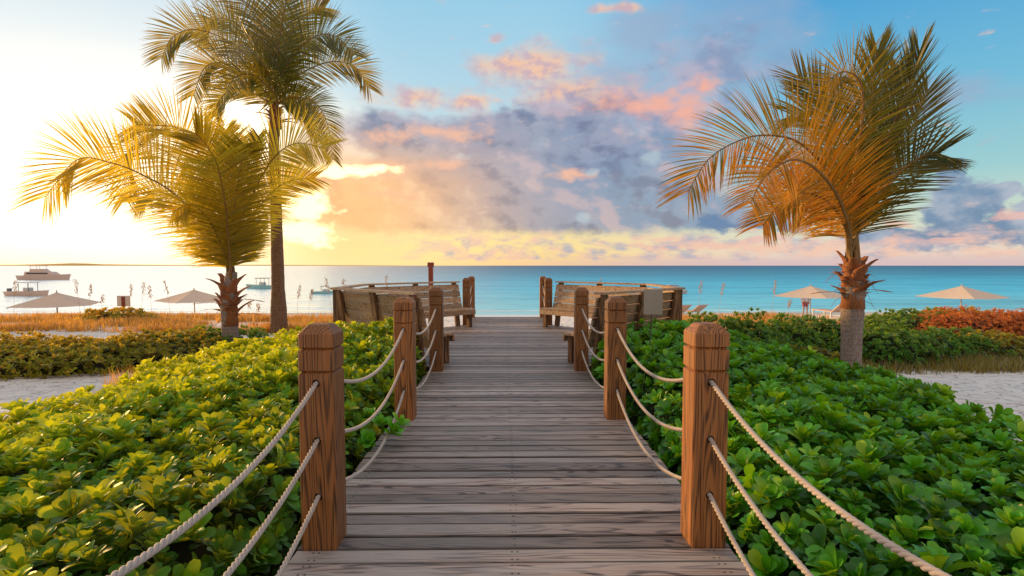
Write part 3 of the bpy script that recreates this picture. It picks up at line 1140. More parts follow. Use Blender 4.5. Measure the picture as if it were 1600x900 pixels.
def poly_dist(poly, X, Y):
    """signed distance, positive inside"""
    d = np.full(X.shape, 1e9)
    inside = np.zeros(X.shape, bool)
    n = len(poly)
    for i in range(n):
        x0, y0 = poly[i]; x1, y1 = poly[(i + 1) % n]
        ex, ey = x1 - x0, y1 - y0
        t = np.clip(((X - x0) * ex + (Y - y0) * ey) / (ex * ex + ey * ey), 0, 1)
        d = np.minimum(d, np.hypot(X - x0 - t * ex, Y - y0 - t * ey))
        c = ((y0 > Y) != (y1 > Y))
        xi = x0 + (Y - y0) * ex / (ey if abs(ey) > 1e-9 else 1e-9)
        inside ^= c & (X < xi)
    return np.where(inside, d, -d)


def nz(X, Y, f, seed):
    return np.array([mnoise.noise(Vector((x * f, y * f, seed))) for x, y in zip(X.ravel(), Y.ravel())]).reshape(X.shape)


def hedge(root, poly, topfn, spacing, leaf, material, seed, rim=0.45, jag=0.35, tintfn=None, far_lod=1, layers=3):
    xs_ = [p[0] for p in poly]; ys_ = [p[1] for p in poly]

    def surf(X, Y):
        d = poly_dist(poly, X, Y) + jag * nz(X, Y, 0.9, seed)
        t = np.clip(d / rim, 0, 1)
        s_ = np.sqrt(1 - (1 - t) ** 2)
        top = topfn(X, Y) + 0.15 * nz(X, Y, 1.0, seed + 5) + 0.13 * nz(X, Y, 2.4, seed + 9)
        gz = -0.62
        return gz + (top - gz) * s_, d
    PP = []; NN = []; SS = []; TT = []
    for layer in range(layers):
        s = spacing * (1 if layer == 0 else 1.15)
        X, Y = np.meshgrid(np.arange(min(xs_), max(xs_), s), np.arange(min(ys_), max(ys_), s * 0.9))
        X = X + (np.arange(X.shape[0]) % 2)[:, None] * s / 2 + RNG.uniform(-.35, .35, X.shape) * s
        Y = Y + RNG.uniform(-.35, .35, Y.shape) * s
        X = X.ravel(); Y = Y.ravel()
        Z, d = surf(X, Y)
        e = 0.06
        Zx, _ = surf(X + e, Y); Zy, _ = surf(X, Y + e)
        N = np.stack([-(Zx - Z) / e, -(Zy - Z) / e, np.ones(len(X))], 1)
        N[:, :2] = np.clip(N[:, :2], -1.6, 1.6)
        keep = (d > 0.02)
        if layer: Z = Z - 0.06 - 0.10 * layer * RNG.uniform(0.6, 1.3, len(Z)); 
        else: Z = Z + RNG.uniform(-.11, .05, len(Z))
        N += RNG.normal(0, 0.30, N.shape); N[:, 2] = np.abs(N[:, 2]) + 0.5
        N /= np.linalg.norm(N, axis=1)[:, None]
        P = np.stack([X, Y, Z], 1)[keep]; N = N[keep]
        PP.append(P); NN.append(N)
        SS.append(leaf * RNG.uniform(0.55, 1.18, len(P)))
        t = 0.30 + 0.20 * nz(P[:, 0], P[:, 1], 0.8, seed + 2) + RNG.uniform(-.2, .25, len(P)) - 0.17 * layer  # lower layers tinted darker, painting shade between the leaves
        t += np.where(RNG.random(len(P)) < 0.06, 0.35, 0)
        if tintfn is not None: t += tintfn(P)
        TT.append(t)
    # skirts: rosettes on the steep sides
    n = len(poly)
    for i in range(n):
        x0, y0 = poly[i]; x1, y1 = poly[(i + 1) % n]
        L_ = math.hypot(x1 - x0, y1 - y0)
        m_ = int(L_ * 0.7 / (spacing * spacing) * 0.55)
        t = RNG.random(m_)
        nxn, nyn = (y1 - y0) / L_, -(x1 - x0) / L_
        cx = sum(xs_) / n; cy = sum(ys_) / n
        X = x0 + (x1 - x0) * t; Y = y0 + (y1 - y0) * t
        X = X - nxn * 0; 
        dd = RNG.uniform(0.03, 0.30, m_)
        # inward direction
        test = poly_dist(poly, np.array([x0 + (x1 - x0) * .5 - nxn * .01]), np.array([y0 + (y1 - y0) * .5 - nyn * .01]))[0] > 0
        sg = 1 if test else -1
        X = X - nxn * sg * dd; Y = Y - nyn * sg * dd
        Z, d = surf(X, Y)
        ok = d > 0.0
        frac = RNG.random(m_)
        Z = -0.6 + (Z + 0.6) * (0.15 + 0.85 * frac)
        P = np.stack([X, Y, Z], 1)[ok]
        N = np.stack([np.full(m_, nxn * sg), np.full(m_, nyn * sg), np.full(m_, 0.8)], 1)[ok] + RNG.normal(0, 0.3, (ok.sum(), 3))
        N[:, 2] = np.abs(N[:, 2])
        N /= np.linalg.norm(N, axis=1)[:, None]
        PP.append(P); NN.append(N); SS.append(leaf * RNG.uniform(0.7, 1.1, len(P))); TT.append(0.2 + RNG.uniform(-.2, .25, len(P)) - 0.35 * (1 - frac[ok]))  # skirt leaves darken toward the ground, shade put into the tint
    P = np.vstack(PP); N = np.vstack(NN); SZ = np.concatenate(SS); T = np.concatenate(TT)
    dist = np.hypot(P[:, 0], P[:, 1])
    # leaves growing beyond camera's back are not needed
    lod = np.where(dist < 5.5, 0, far_lod)
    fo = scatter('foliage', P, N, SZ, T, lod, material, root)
    # dark core sheet painting the shade seen in gaps between leaves
    s = 0.16
    X, Y = np.meshgrid(np.arange(min(xs_), max(xs_) + s, s), np.arange(min(ys_), max(ys_) + s, s))
    Z, d = surf(X.ravel(), Y.ravel())
    Z = np.maximum(Z - 0.27 + 0.05 * RNG.normal(0, 1, len(Z)), -0.75)
    d = d.reshape(X.shape)
    nxg = X.shape[1]
    V_ = np.stack([X.ravel(), Y.ravel(), Z], 1)
    q = [(j * nxg + i, j * nxg + i + 1, (j + 1) * nxg + i + 1, (j + 1) * nxg + i) for j in range(X.shape[0] - 1) for i in range(nxg - 1) if d[j, i] > 0.05 and d[j, i + 1] > 0.05 and d[j + 1, i] > 0.05 and d[j + 1, i + 1] > 0.05]
    np_mesh('shade_core', V_, np.array(q), {}, 'core_shade', root)
    return fo


# left and right beds beside the boardwalk
def top_left(X, Y):
    a = np.clip((-X - 1.2) / 3.6, 0, 1)
    return 0.22 - 0.20 * a - 0.03 * np.clip((Y - 6) / 4, 0, 1) + 0.36 * np.clip((Y - 4.5) / 3.5, 0, 1) * np.clip((4.4 + X) / 1.8, 0, 1) - 0.22 * np.clip((2.6 - Y) / 1.6, 0, 1) - 0.10 * np.exp(-((X + 1.2) / 0.35) ** 2)


def top_right(X, Y):
    a = np.clip((X - 1.2) / 3.8, 0, 1)
    return 0.18 - 0.16 * a + 0.36 * np.clip((Y - 4.5) / 3.5, 0, 1) * np.clip((4.6 - X) / 2.0, 0, 1) - 0.22 * np.clip((2.6 - Y) / 1.6, 0, 1) - 0.10 * np.exp(-((X - 1.2) / 0.35) ** 2)


hl = empty('shrub_bed', (-3, 6, -0.62), 'large sunlit yellow green bed of glossy beach shrubs left of the boardwalk', 'shrubs')
hl_off = Vector((-3, 6, -0.62))


def rebase(root):
    """keep children where they were built although the empty sits at the base"""
    for c in root.children:
        c.location = -root.location if root.rotation_euler.z == 0 else c.location


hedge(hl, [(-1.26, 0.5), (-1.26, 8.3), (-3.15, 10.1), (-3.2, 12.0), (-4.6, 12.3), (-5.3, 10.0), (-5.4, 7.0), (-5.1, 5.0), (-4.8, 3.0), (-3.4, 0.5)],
      top_left, 0.15, 0.150, 'naupaka_left', 3.0, tintfn=lambda P: -0.04 + 0.52 * np.clip((-P[:, 0] - 1.8) / 2.6, 0, 1) * np.clip((P[:, 1] - 2.5) / 3.5, 0, 1) + 0.20 * np.clip((P[:, 1] - 4) / 4, 0, 1))  # tint yellows toward the back left, painting backlight into the leaves
rebase(hl)
hr = empty('shrub_bed', (3, 6, -0.62), 'large deep green bed of glossy beach shrubs right of the boardwalk', 'shrubs')
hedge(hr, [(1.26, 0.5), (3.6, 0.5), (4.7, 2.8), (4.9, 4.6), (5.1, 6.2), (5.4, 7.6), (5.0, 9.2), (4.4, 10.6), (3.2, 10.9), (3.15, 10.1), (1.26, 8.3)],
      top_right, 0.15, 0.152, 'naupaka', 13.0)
rebase(hr)
# sprig of leaves reaching through the ropes over the deck
sp = empty('leafy_sprig', (-1.3, 4.7, 0.0), 'bright green leaf sprig poking through the left ropes onto the planks', 'sprig')
P = np.array([(-1.02, 4.55, 0.10), (-1.12, 4.62, 0.14), (-1.20, 4.50, 0.05), (-1.22, 4.7, 0.18), (-0.98, 4.62, 0.15)]); N = np.array([(0.5, -0.2, 0.85), (0.1, -0.3, 0.9), (0.2, -0.6, 0.7), (0, 0, 1), (0.6, -0.1, 0.7)])
N /= np.linalg.norm(N, axis=1)[:, None]
scatter('leaves', P, N, np.full(5, 0.125), np.array([0.5, 0.42, 0.35, 0.3, 0.55]), np.zeros(5), 'naupaka', sp)
b = MB()
b.tube([(-1.35, 4.7, -0.3), (-1.25, 4.65, -0.02), (-1.12, 4.6, 0.09), (-1.0, 4.57, 0.10)], [0.009, 0.008, 0.006, 0.005], 6)
b.build('stem', 'branch', sp, smooth=True)
rebase(sp)


# ------------------------------------------------------------------ single rounded shrubs further out
def mound(px, Y, rx, ry, h, material, label, tint=0.3, leaf=0.10, sp_=0.14, lod=2, name='shrub', group=None, zoff=0.0):
    c = at(px, 500, Y)
    gz = ground_h(c.x, Y) + zoff
    root = empty(name, (c.x, Y, gz), label, 'shrub', group)
    n = int(2 * math.pi * ((rx * ry + rx * h + ry * h) / 3) / (sp_ * sp_) * 2.1)
    u = RNG.random(n); th = RNG.uniform(0, 2 * math.pi, n)
    zc = u ** 0.8
    rr = np.sqrt(1 - zc ** 2)
    sh = RNG.uniform(0.74, 1.03, n)
    seed = random.uniform(0, 50)
    lump = 1 + 0.30 * np.array([mnoise.noise(Vector((math.cos(t) * r_ * 1.9 * max(1, rx), math.sin(t) * r_ * 1.9, z_ * 1.6 + seed))) for t, r_, z_ in zip(th, rr, zc)])
    P = np.stack([rr * np.cos(th) * rx * sh * lump, rr * np.sin(th) * ry * sh * lump, zc * h * sh * lump], 1)
    N = np.stack([rr * np.cos(th) / rx, rr * np.sin(th) / ry, zc / h + 0.5], 1) + RNG.normal(0, 0.35, (n, 3))
    N[:, 2] = np.abs(N[:, 2]) + 0.05
    N /= np.linalg.norm(N, axis=1)[:, None]
    T = tint + 0.35 * (sh - 0.9) * 3 + RNG.uniform(-.2, .25, n) + 0.25 * (zc - 0.5)  # inner and lower leaves tinted darker, shade put into the colour
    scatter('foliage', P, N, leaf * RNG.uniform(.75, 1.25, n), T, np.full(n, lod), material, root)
    b = MB()
    vs = []; fs = []
    for j in range(7):
        for i in range(20):
            a = i / 20 * 2 * math.pi; e = j / 6 * math.pi / 2
            k = 0.70 + 0.12 * random.random()
            vs.append((math.cos(a) * math.cos(e) * rx * k, math.sin(a) * math.cos(e) * ry * k, math.sin(e) * h * k - 0.05))
    for j in range(6):
        for i in range(20):
            fs.append((j * 20 + i, j * 20 + (i + 1) % 20, (j + 1) * 20 + (i + 1) % 20, (j + 1) * 20 + i))
    b.add(vs, fs)
    b.build('shade_core', 'core_shade', root)  # dark inner shell standing in for shade between the leaves
    return root


# left mid hedge (between the two strips of sand)
mound(20, 11.3, 2.3, 1.3, 0.66, 'shrub_warm', 'orange tinged low bush at the far left edge above the small sand patch', 0.45)
mound(135, 11.6, 1.7, 1.3, 0.58, 'shrub_warm', 'olive low bush second from the left edge, right behind a dry grass tuft', 0.30)
mound(235, 12.3, 1.9, 1.3, 0.60, 'shrub_warm', 'olive green low bush behind the yellow leaves, left of the short palm', 0.25)
mound(330, 13.4, 1.7, 1.2, 0.56, 'shrub_dark', 'dark green low bush just left of the short palm trunk', 0.38)
mound(185, 18.6, 1.3, 0.8, 0.42, 'shrub_warm', 'small orange green bush on the dune under the square sign', 0.6, leaf=0.14, sp_=0.2)
# right mid hedge
mound(1165, 11.6, 1.0, 0.9, 0.98, 'shrub_dark', 'dark green upright bush behind the right front post', 0.42)
mound(1110, 12.4, 0.9, 0.8, 0.95, 'shrub_dark', 'green bush between the right bench and the right front post', 0.5)
mound(1290, 13.2, 1.0, 0.8, 0.85, 'shrub_dark', 'dark bush behind the trunk of the right palm', 0.3)
mound(1225, 12.3, 1.0, 0.8, 0.95, 'shrub_dark', 'dark green bush left of the right palm trunk', 0.38)
mound(1265, 11.2, 0.8, 0.8, 0.42, 'shrub_warm', 'brownish low bush at the left foot of the right palm', 0.0)
mound(1385, 11.9, 1.1, 0.9, 0.78, 'shrub_dark', 'dark green bush directly right of the right palm trunk', 0.42)
mound(1460, 12.4, 1.5, 0.9, 0.62, 'shrub_dark', 'green bush in front of the rusty shrub, at the sand edge', 0.32)
mound(1560, 12.6, 1.3, 0.9, 0.52, 'shrub_warm', 'low olive brown bush at the right edge beside the pale sand', 0.15)
mound(1430, 15.2, 1.9, 1.0, 0.66, 'shrub_dark', 'bright green bush behind, spreading towards the right umbrella pole', 0.52)
mound(1500, 17.0, 1.7, 0.9, 0.50, 'shrub_warm', 'olive topped bush under the rightmost beach umbrella', 0.35, leaf=0.12, sp_=0.17)
mound(1530, 14.3, 2.0, 1.1, 0.84, 'shrub_red', 'rusty orange dry shrub near the right edge', 0.45, leaf=0.07, sp_=0.085, lod=3)
mound(1640, 13.6, 1.7, 1.2, 0.96, 'shrub_red', 'rusty red dry shrub cut by the right edge of the picture', 0.35, leaf=0.07, sp_=0.085, lod=3)


# ------------------------------------------------------------------ grasses
def grass_patch(name, n, xr, yr, hgt, material, label, dens=None, wid=0.006, clump=7, parent=None):
    per = clump
    m_ = n // per
    X = RNG.uniform(*xr, m_ * 3); Y = RNG.uniform(*yr, m_ * 3)
    dn = np.array([mnoise.noise(Vector((x * 0.5, y * 0.8, 3.3))) for x, y in zip(X, Y)])
    ok = dn + RNG.uniform(-.3, .3, len(X)) > 0.02
    if dens is not None: ok &= dens(X, Y)
    X = X[ok][:m_]; Y = Y[ok][:m_]
    cz = np.array([ground_h(x, y) for x, y in zip(X, Y)])
    ch = RNG.uniform(0.6, 1.15, len(X))
    X = np.repeat(X, per); Y = np.repeat(Y, per); Z = np.repeat(cz, per); H = np.repeat(ch, per) * hgt * RNG.uniform(.6, 1.2, len(X))
    k = len(X)
    a = RNG.uniform(0, 2 * math.pi, k)
    lean = RNG.uniform(0.05, 0.55, k)
    X = X + RNG.normal(0, .05, k); Y = Y + RNG.normal(0, .05, k)
    dx_, dy_ = np.cos(a), np.sin(a)
    px_, py_ = -dy_, dx_
    V_ = np.zeros((k, 6, 3)); 
    for r_, (t, wd) in enumerate(((0, 1.0), (0.55, 0.8), (1.0, 0.12))):
        bx = X + dx_ * lean * H * t * t; by = Y + dy_ * lean * H * t * t; bz = Z + H * t * (1 - 0.25 * lean * t) - 0.02
        for s_, sg in ((0, -1), (1, 1)):
            V_[:, r_ * 2 + s_, 0] = bx + px_ * wid * wd * sg
            V_[:, r_ * 2 + s_, 1] = by + py_ * wid * wd * sg
            V_[:, r_ * 2 + s_, 2] = bz
    q = np.array([(0, 1, 3, 2), (2, 3, 5, 4)])
    Q = (q[None] + (np.arange(k) * 6)[:, None, None]).reshape(-1, 4)
    T = np.repeat(RNG.uniform(0, 1, k), 6); AL = np.tile([0.3, 0.3, .7, .7, 1, 1], k)
    o = np_mesh(name, V_.reshape(-1, 3), Q, {'tint': T, 'along': AL}, material, parent, smooth=False)
    tag(o, label, 'grass', kind='stuff')
    return o


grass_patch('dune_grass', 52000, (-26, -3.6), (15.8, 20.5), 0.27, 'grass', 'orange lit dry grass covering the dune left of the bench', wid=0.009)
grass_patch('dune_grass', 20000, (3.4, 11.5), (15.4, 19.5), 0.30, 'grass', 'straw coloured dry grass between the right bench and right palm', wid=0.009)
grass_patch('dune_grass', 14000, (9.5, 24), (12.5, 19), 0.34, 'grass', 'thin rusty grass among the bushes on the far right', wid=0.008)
grass_patch('green_grass', 9000, (4.0, 13.5), (10.6, 12.2), 0.28, 'grass_green', 'low green brown grass at the foot of the right bushes', wid=0.006)
def tuft(px, py, z, n, h, label, material='grass'):
    p = at_z(px, py, z)
    grass_patch('grass_tuft', n, (p.x - 0.28, p.x + 0.28), (p.y - 0.2, p.y + 0.2), h, material, label, wid=0.004)
grass_patch('grass_tuft', 900, (-6.5, -5.6), (8.6, 9.2), 0.50, 'grass', 'dry grass tuft standing behind the yellow leaves on the left', dens=lambda X, Y: np.ones(len(X), bool), wid=0.005)
bpy.data.objects['grass_tuft'].pop('kind', None)

# ------------------------------------------------------------------ sea oats
def sea_oat(px, py_top, Y, label, lean):
    c = at(px, py_top, Y)
    gz = ground_h(c.x, Y)
    h = c.z - gz
    root = empty('sea_oats', (c.x - lean, Y, gz), label, 'plant', 'sea oats standing on the dune')
    b = MB()
    pts = [Vector((lean * t * t, 0, h * t)) for t in np.linspace(0, 1, 8)]
    b.tube(pts, [0.005 - 0.003 * t for t in np.linspace(0, 1, 8)], 5)
    b.build('stem', 'seed', root)
    b = MB()
    for k in range(26):
        t = 0.72 + 0.29 * k / 25
        p = Vector((lean * t * t, 0, h * t)) + Vector((random.uniform(-.05, .05), random.uniform(-.05, .05), random.uniform(-.03, .02)))
        q = p + Vector((random.uniform(-.03, .05), random.uniform(-.03, .03), -0.06))
        b.tube([Vector((lean * t * t, 0, h * t)), p, p.lerp(q, .5), q], [0.002, 0.003, 0.011, 0.002], 4)
    b.build('seed_head', 'seed', root)


oats = [(24, 438, 'leftmost sea oat stalk in front of the hazy boats', 0.1), (116, 436, 'sea oat stalk left of the square sign, leaning left', -0.15), (142, 444, 'short sea oat stalk just left of the sign', 0.1),
        (205, 444, 'sea oat stalk directly right of the square sign', 0.1), (225, 440, 'tall sea oat stalk between sign and second umbrella', 0.12), (232, 446, 'sea oat stalk beside the tall one right of the sign', -0.08),
        (258, 438, 'sea oat stalk left of the grey umbrella', -0.12), (160, 460, 'low sea oat stalk left of the red sign post', 0.05),
        (390, 470, 'low sea oat stalk between short and tall palm trunk', 0.04), (404, 474, 'second low sea oat stalk close to the tall trunk', 0.04),
        (468, 446, 'sea oat stalk right of the tall palm trunk', 0.1), (508, 434, 'tall leaning sea oat stalk left of the bench corner', -0.2), (488, 452, 'bushy sea oat stalk left of the bench corner', 0.15),
        (536, 436, 'sea oat stalk rising behind the left bench corner', -0.1), (604, 430, 'sea oat stalk rising behind the left bench back', 0.06),
        (938, 436, 'sea oat stalk rising behind the right bench', 0.1), (1096, 438, 'sea oat stalk right of the grey sign', 0.1), (1130, 442, 'sea oat stalk left of the right umbrella', 0.12),
        (1212, 438, 'sea oat stalk beside the cream umbrella', 0.1), (1234, 468, 'low sea oat stalk below the cream umbrella', 0.05)]
for k, (px, py, lb, ln) in enumerate(oats):
    sea_oat(px, py, 17.2 + (k * 0.37) % 1.6, lb, ln)


# ------------------------------------------------------------------ palms
def catmull(pts, n):
    P = [pts[0] * 2 - pts[1]] + list(pts) + [pts[-1] * 2 - pts[-2]]
    out_ = []
    m_ = len(pts) - 1
    for i in range(n + 1):
        u = i / n * m_
        k = min(int(u), m_ - 1); t = u - k
        p0, p1, p2, p3 = P[k:k + 4]
        out_.append(0.5 * ((2 * p1) + (p2 - p0) * t + (p0 * 2 - p1 * 5 + p2 * 4 - p3) * t * t + (p1 * 3 - p0 - p2 * 3 + p3) * t ** 3))
    return out_


def frond(root, o0, pts, Lmax, material, tint=0.4, roll=65, nl=110, droop=0.35, r0=0.035, wl=0.021, wind=(0, 0, 0), start=0.17, fold=0.25, spread=1.0):
    C = catmull(pts, 60)
    C = [p - o0 for p in C]
    n = len(C) - 1
    b = MB()
    b.tube(C, [r0 * (1 - 0.88 * (i / n) ** 0.8) for i in range(n + 1)], 6)
    fr = b.build('frond', 'rachis', root, smooth=True)
    V_ = []; T_ = []; AL = []
    camdir = (Vector((0, 0, 0)) - C[n // 2] - o0 + EYE).normalized()
    rr = R(roll)
    wv = Vector(wind)
    for s in (-1, 1):
        for i in range(nl):
            t = start + (1 - start) * (i + 0.5 * random.random()) / nl
            u = t * n
            k = min(int(u), n - 1)
            p = C[k].lerp(C[k + 1], u - k)
            T = (C[min(k + 2, n)] - C[max(k - 1, 0)]).normalized()
            up = Vector((0, 0, 1)) - T * T.z
            if up.length < 0.15: up = Vector((0.3, 0.6, 0)) - T * T.dot(Vector((0.3, 0.6, 0)))
            up.normalize()
            cn = camdir - T * camdir.dot(T)
            cn.normalize()
            # blade normal: flat (up) turned towards the viewer side by roll
            nn = (up * math.cos(rr) + cn * math.sin(rr)).normalized()
            side = T.cross(nn).normalized() * s
            prof = 0.50 + 0.50 * math.sin(math.pi * min(1, t * 0.85 + 0.12))
            Ln = Lmax * prof * random.uniform(0.86, 1.08)
            ang = R((64 - 30 * t * t) * spread + random.uniform(-5, 5))
            d = (T * math.cos(ang) + side * math.sin(ang) + nn * fold * random.uniform(.4, 1.2)).normalized()
            wdir = d.cross(nn).normalized()
            tw = random.uniform(-.5, .5)
            wdir = (wdir * math.cos(tw) + nn * math.sin(tw)).normalized()
            q = p.copy(); dd = d.copy()
            seg = 5
            tt = tint + random.uniform(-.18, .18)
            for j in range(seg + 1):
                f = j / seg
                wd = wl * (0.55 + 0.9 * f if f < 0.35 else 0.865 * (1 - ((f - 0.35) / 0.65) ** 1.6) + 0.03)
                V_.append(tuple(q - wdir * wd)); V_.append(tuple(q + wdir * wd))
                T_ += [tt, tt]; AL += [0.4 + f * .6] * 2
                dd = (dd + (Vector((0, 0, -1)) * droop + wv) * (0.12 + 0.3 * f) / 1.0 * 0.55).normalized()
                q = q + dd * (Ln / seg)
    k = len(V_) // 12
    qd = np.array([(2 * j, 2 * j + 1, 2 * j + 3, 2 * j + 2) for j in range(5)])
    Q = (qd[None] + (np.arange(k) * 12)[:, None, None]).reshape(-1, 4)
    np_mesh('leaflets', np.array(V_), Q, {'tint': np.clip(np.array(T_), 0, 1), 'along': np.array(AL)}, material, fr, smooth=False)


def trunk(root, o0, pts, radii, material, nseg=90, ringamp=0.0):
    C = catmull(pts, nseg)
    rr = np.interp(np.linspace(0, 1, nseg + 1), np.linspace(0, 1, len(radii)), radii)
    b = MB()
    n = 18
    vs = []
    for i, p in enumerate(C):
        for k in range(n):
            a = 2 * math.pi * k / n
            r = rr[i] * (1 + 0.012 * math.sin(i * 2.1) + 0.05 * mnoise.noise(Vector((math.cos(a) * 2, math.sin(a) * 2, i * 0.25)))) + (ringamp if i % 2 else 0)
            vs.append((p.x - o0.x + r * math.cos(a), p.y - o0.y + r * math.sin(a), p.z - o0.z))
    fs = [(i * n + k, i * n + (k + 1) % n, (i + 1) * n + (k + 1) % n, (i + 1) * n + k) for i in range(nseg) for k in range(n)]
    fs.append(tuple(nseg * n + k for k in range(n)))
    b.add(vs, fs)
    return b.build('trunk', material, root, smooth=True)


def boots(root, o0, centre, r, h, n, sp_, flare=0.5):
    """broken leaf bases and fibre round the neck of the palm"""
    for k in range(n):
        a = k * GA + 0.4
        z = h * (k / n) - h * 0.25
        out_ = Vector((math.cos(a), math.sin(a), 0))
        b = MB()
        p0 = centre - o0 + out_ * r * 0.75 + Vector((0, 0, z))
        L_ = sp_ * random.uniform(.7, 1.25)
        fl = flare * random.uniform(.3, 1.5)
        tang = Vector((-out_.y, out_.x, 0))
        vs = []
        for j in range(6):
            f = j / 5
            c = p0 + out_ * fl * L_ * f ** 1.4 + Vector((0, 0, L_ * f * (1 - 0.35 * fl * f)))
            wd = r * (0.85 - 0.62 * f) * (1 + 0.25 * math.sin(k * 3 + j * 2)); th = 0.03 * (1 - 0.6 * f)
            for u in (-1, -0.4, 0.4, 1):
                vs.append(c + tang * wd * u - out_ * (abs(u) ** 2) * wd * 0.45 + out_ * th)
            for u in (1, 0.4, -0.4, -1):
                vs.append(c + tang * wd * u - out_ * (abs(u) ** 2) * wd * 0.45 - out_ * th)
        fs = [(j * 8 + i, j * 8 + (i + 1) % 8, (j + 1) * 8 + (i + 1) % 8, (j + 1) * 8 + i) for j in range(5) for i in range(8)]
        fs += [tuple(range(7, -1, -1)), tuple(40 + i for i in range(8))]
        b.add(vs, fs)
        b.build('leaf_base', 'boot', root, smooth=True)


def fibres(root, o0, centre, r, h, n):
    b = MB()
    p0 = centre - o0
    b.tube([p0 + Vector((0, 0, -h * 0.55)), p0, p0 + Vector((0, 0, h * 0.75))], [r * 1.12, r * 0.95, r * 0.45], 12)
    for k in range(n):
        a = random.uniform(0, 6.28); z = random.uniform(-h * 0.5, h * 0.6)
        o_ = Vector((math.cos(a), math.sin(a), 0))
        q = p0 + o_ * r * 0.8 + Vector((0, 0, z))
        L_ = random.uniform(0.10, 0.38)
        up_ = random.uniform(-0.9, 0.9)
        b.tube([q, q + (o_ + Vector((0, 0, up_))) * L_ * 0.5, q + o_ * L_ * 0.9 + Vector((0, 0, up_ * L_ - 0.4 * L_))], [0.005, 0.004, 0.0015], 4)
    b.build('fibre_sheath', 'boot', root, smooth=True)


def palm(name, label, Y, base_px, trunk_px, radii, crown_px, fronds, Lm, fmat, tmat, bootspec, wl, gz=None, r0=0.035, wind=(0, 0, 0), start0=0.17):
    bp_ = at(base_px[0], base_px[1], Y)
    gzz = ground_h(bp_.x, Y) - 0.03
    o0 = Vector((bp_.x, Y, gzz))
    root = empty(name, o0, label, 'palm tree')
    pts = [o0] + [at(x, y, Y) for x, y in trunk_px]
    trunk(root, o0, pts, radii, tmat)
    cr = at(crown_px[0], crown_px[1], Y)
    if bootspec:
        bc = at(bootspec[0], bootspec[1], Y)
        boots(root, o0, bc, *bootspec[2:])
        boots(root, o0, bc + Vector((0, 0, -bootspec[3] * 0.12)), bootspec[2], bootspec[3] * 0.5, 6, bootspec[5] * 0.62, 1.9)
        fibres(root, o0, bc, bootspec[2], bootspec[3], 46)
    for fd in fronds:
        pl, dy = fd[0], fd[1]
        kw = fd[2] if len(fd) > 2 else {}
        ppts = []
        m_ = len(pl)
        for i, (x, y) in enumerate(pl):
            f = (i + 1) / m_
            ppts.append(at(x, y, Y + dy * f ** 1.2))
        ja = random.uniform(0, 6.28); jr = radii[-1] * 0.75
        ppts = [cr + Vector((math.cos(ja) * jr, math.sin(ja) * jr, random.uniform(-0.18, 0.05)))] + ppts
        k = dict(start=start0, Lmax=Lm, material=fmat, wl=wl, r0=r0, wind=wind)
        k.update(kw)
        frond(root, o0, ppts, **k)
    return root


# short golden palm on the left
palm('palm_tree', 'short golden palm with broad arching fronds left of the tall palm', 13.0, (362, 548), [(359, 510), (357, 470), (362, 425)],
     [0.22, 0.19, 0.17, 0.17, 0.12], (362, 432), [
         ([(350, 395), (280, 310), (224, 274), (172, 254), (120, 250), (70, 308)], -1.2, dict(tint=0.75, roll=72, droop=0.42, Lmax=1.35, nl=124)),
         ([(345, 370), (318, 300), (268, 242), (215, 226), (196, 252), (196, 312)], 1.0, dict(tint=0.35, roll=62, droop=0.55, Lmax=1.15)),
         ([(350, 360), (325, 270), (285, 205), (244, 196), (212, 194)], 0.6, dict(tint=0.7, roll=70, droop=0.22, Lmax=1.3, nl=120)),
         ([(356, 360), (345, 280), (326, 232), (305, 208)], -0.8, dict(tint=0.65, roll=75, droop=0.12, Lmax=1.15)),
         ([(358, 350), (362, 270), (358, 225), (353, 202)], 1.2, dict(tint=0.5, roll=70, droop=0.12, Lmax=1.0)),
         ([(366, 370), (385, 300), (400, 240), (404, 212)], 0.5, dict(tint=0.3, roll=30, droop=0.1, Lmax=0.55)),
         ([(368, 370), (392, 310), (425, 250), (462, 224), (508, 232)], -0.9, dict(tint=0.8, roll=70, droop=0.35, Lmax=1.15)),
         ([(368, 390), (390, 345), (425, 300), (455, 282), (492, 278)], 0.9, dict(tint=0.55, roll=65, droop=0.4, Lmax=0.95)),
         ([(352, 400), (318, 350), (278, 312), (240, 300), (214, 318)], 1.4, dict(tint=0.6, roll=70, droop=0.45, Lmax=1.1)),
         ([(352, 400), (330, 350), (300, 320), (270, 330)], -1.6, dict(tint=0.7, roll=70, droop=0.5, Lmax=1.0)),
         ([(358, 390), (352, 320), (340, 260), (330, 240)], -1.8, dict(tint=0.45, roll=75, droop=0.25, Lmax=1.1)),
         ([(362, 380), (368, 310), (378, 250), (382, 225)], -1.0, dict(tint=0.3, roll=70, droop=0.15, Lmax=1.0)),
     ], 1.2, 'palm_gold', 'trunk', (359, 482, 0.17, 0.75, 15, 0.42, 0.75), 0.0165, start0=0.11)

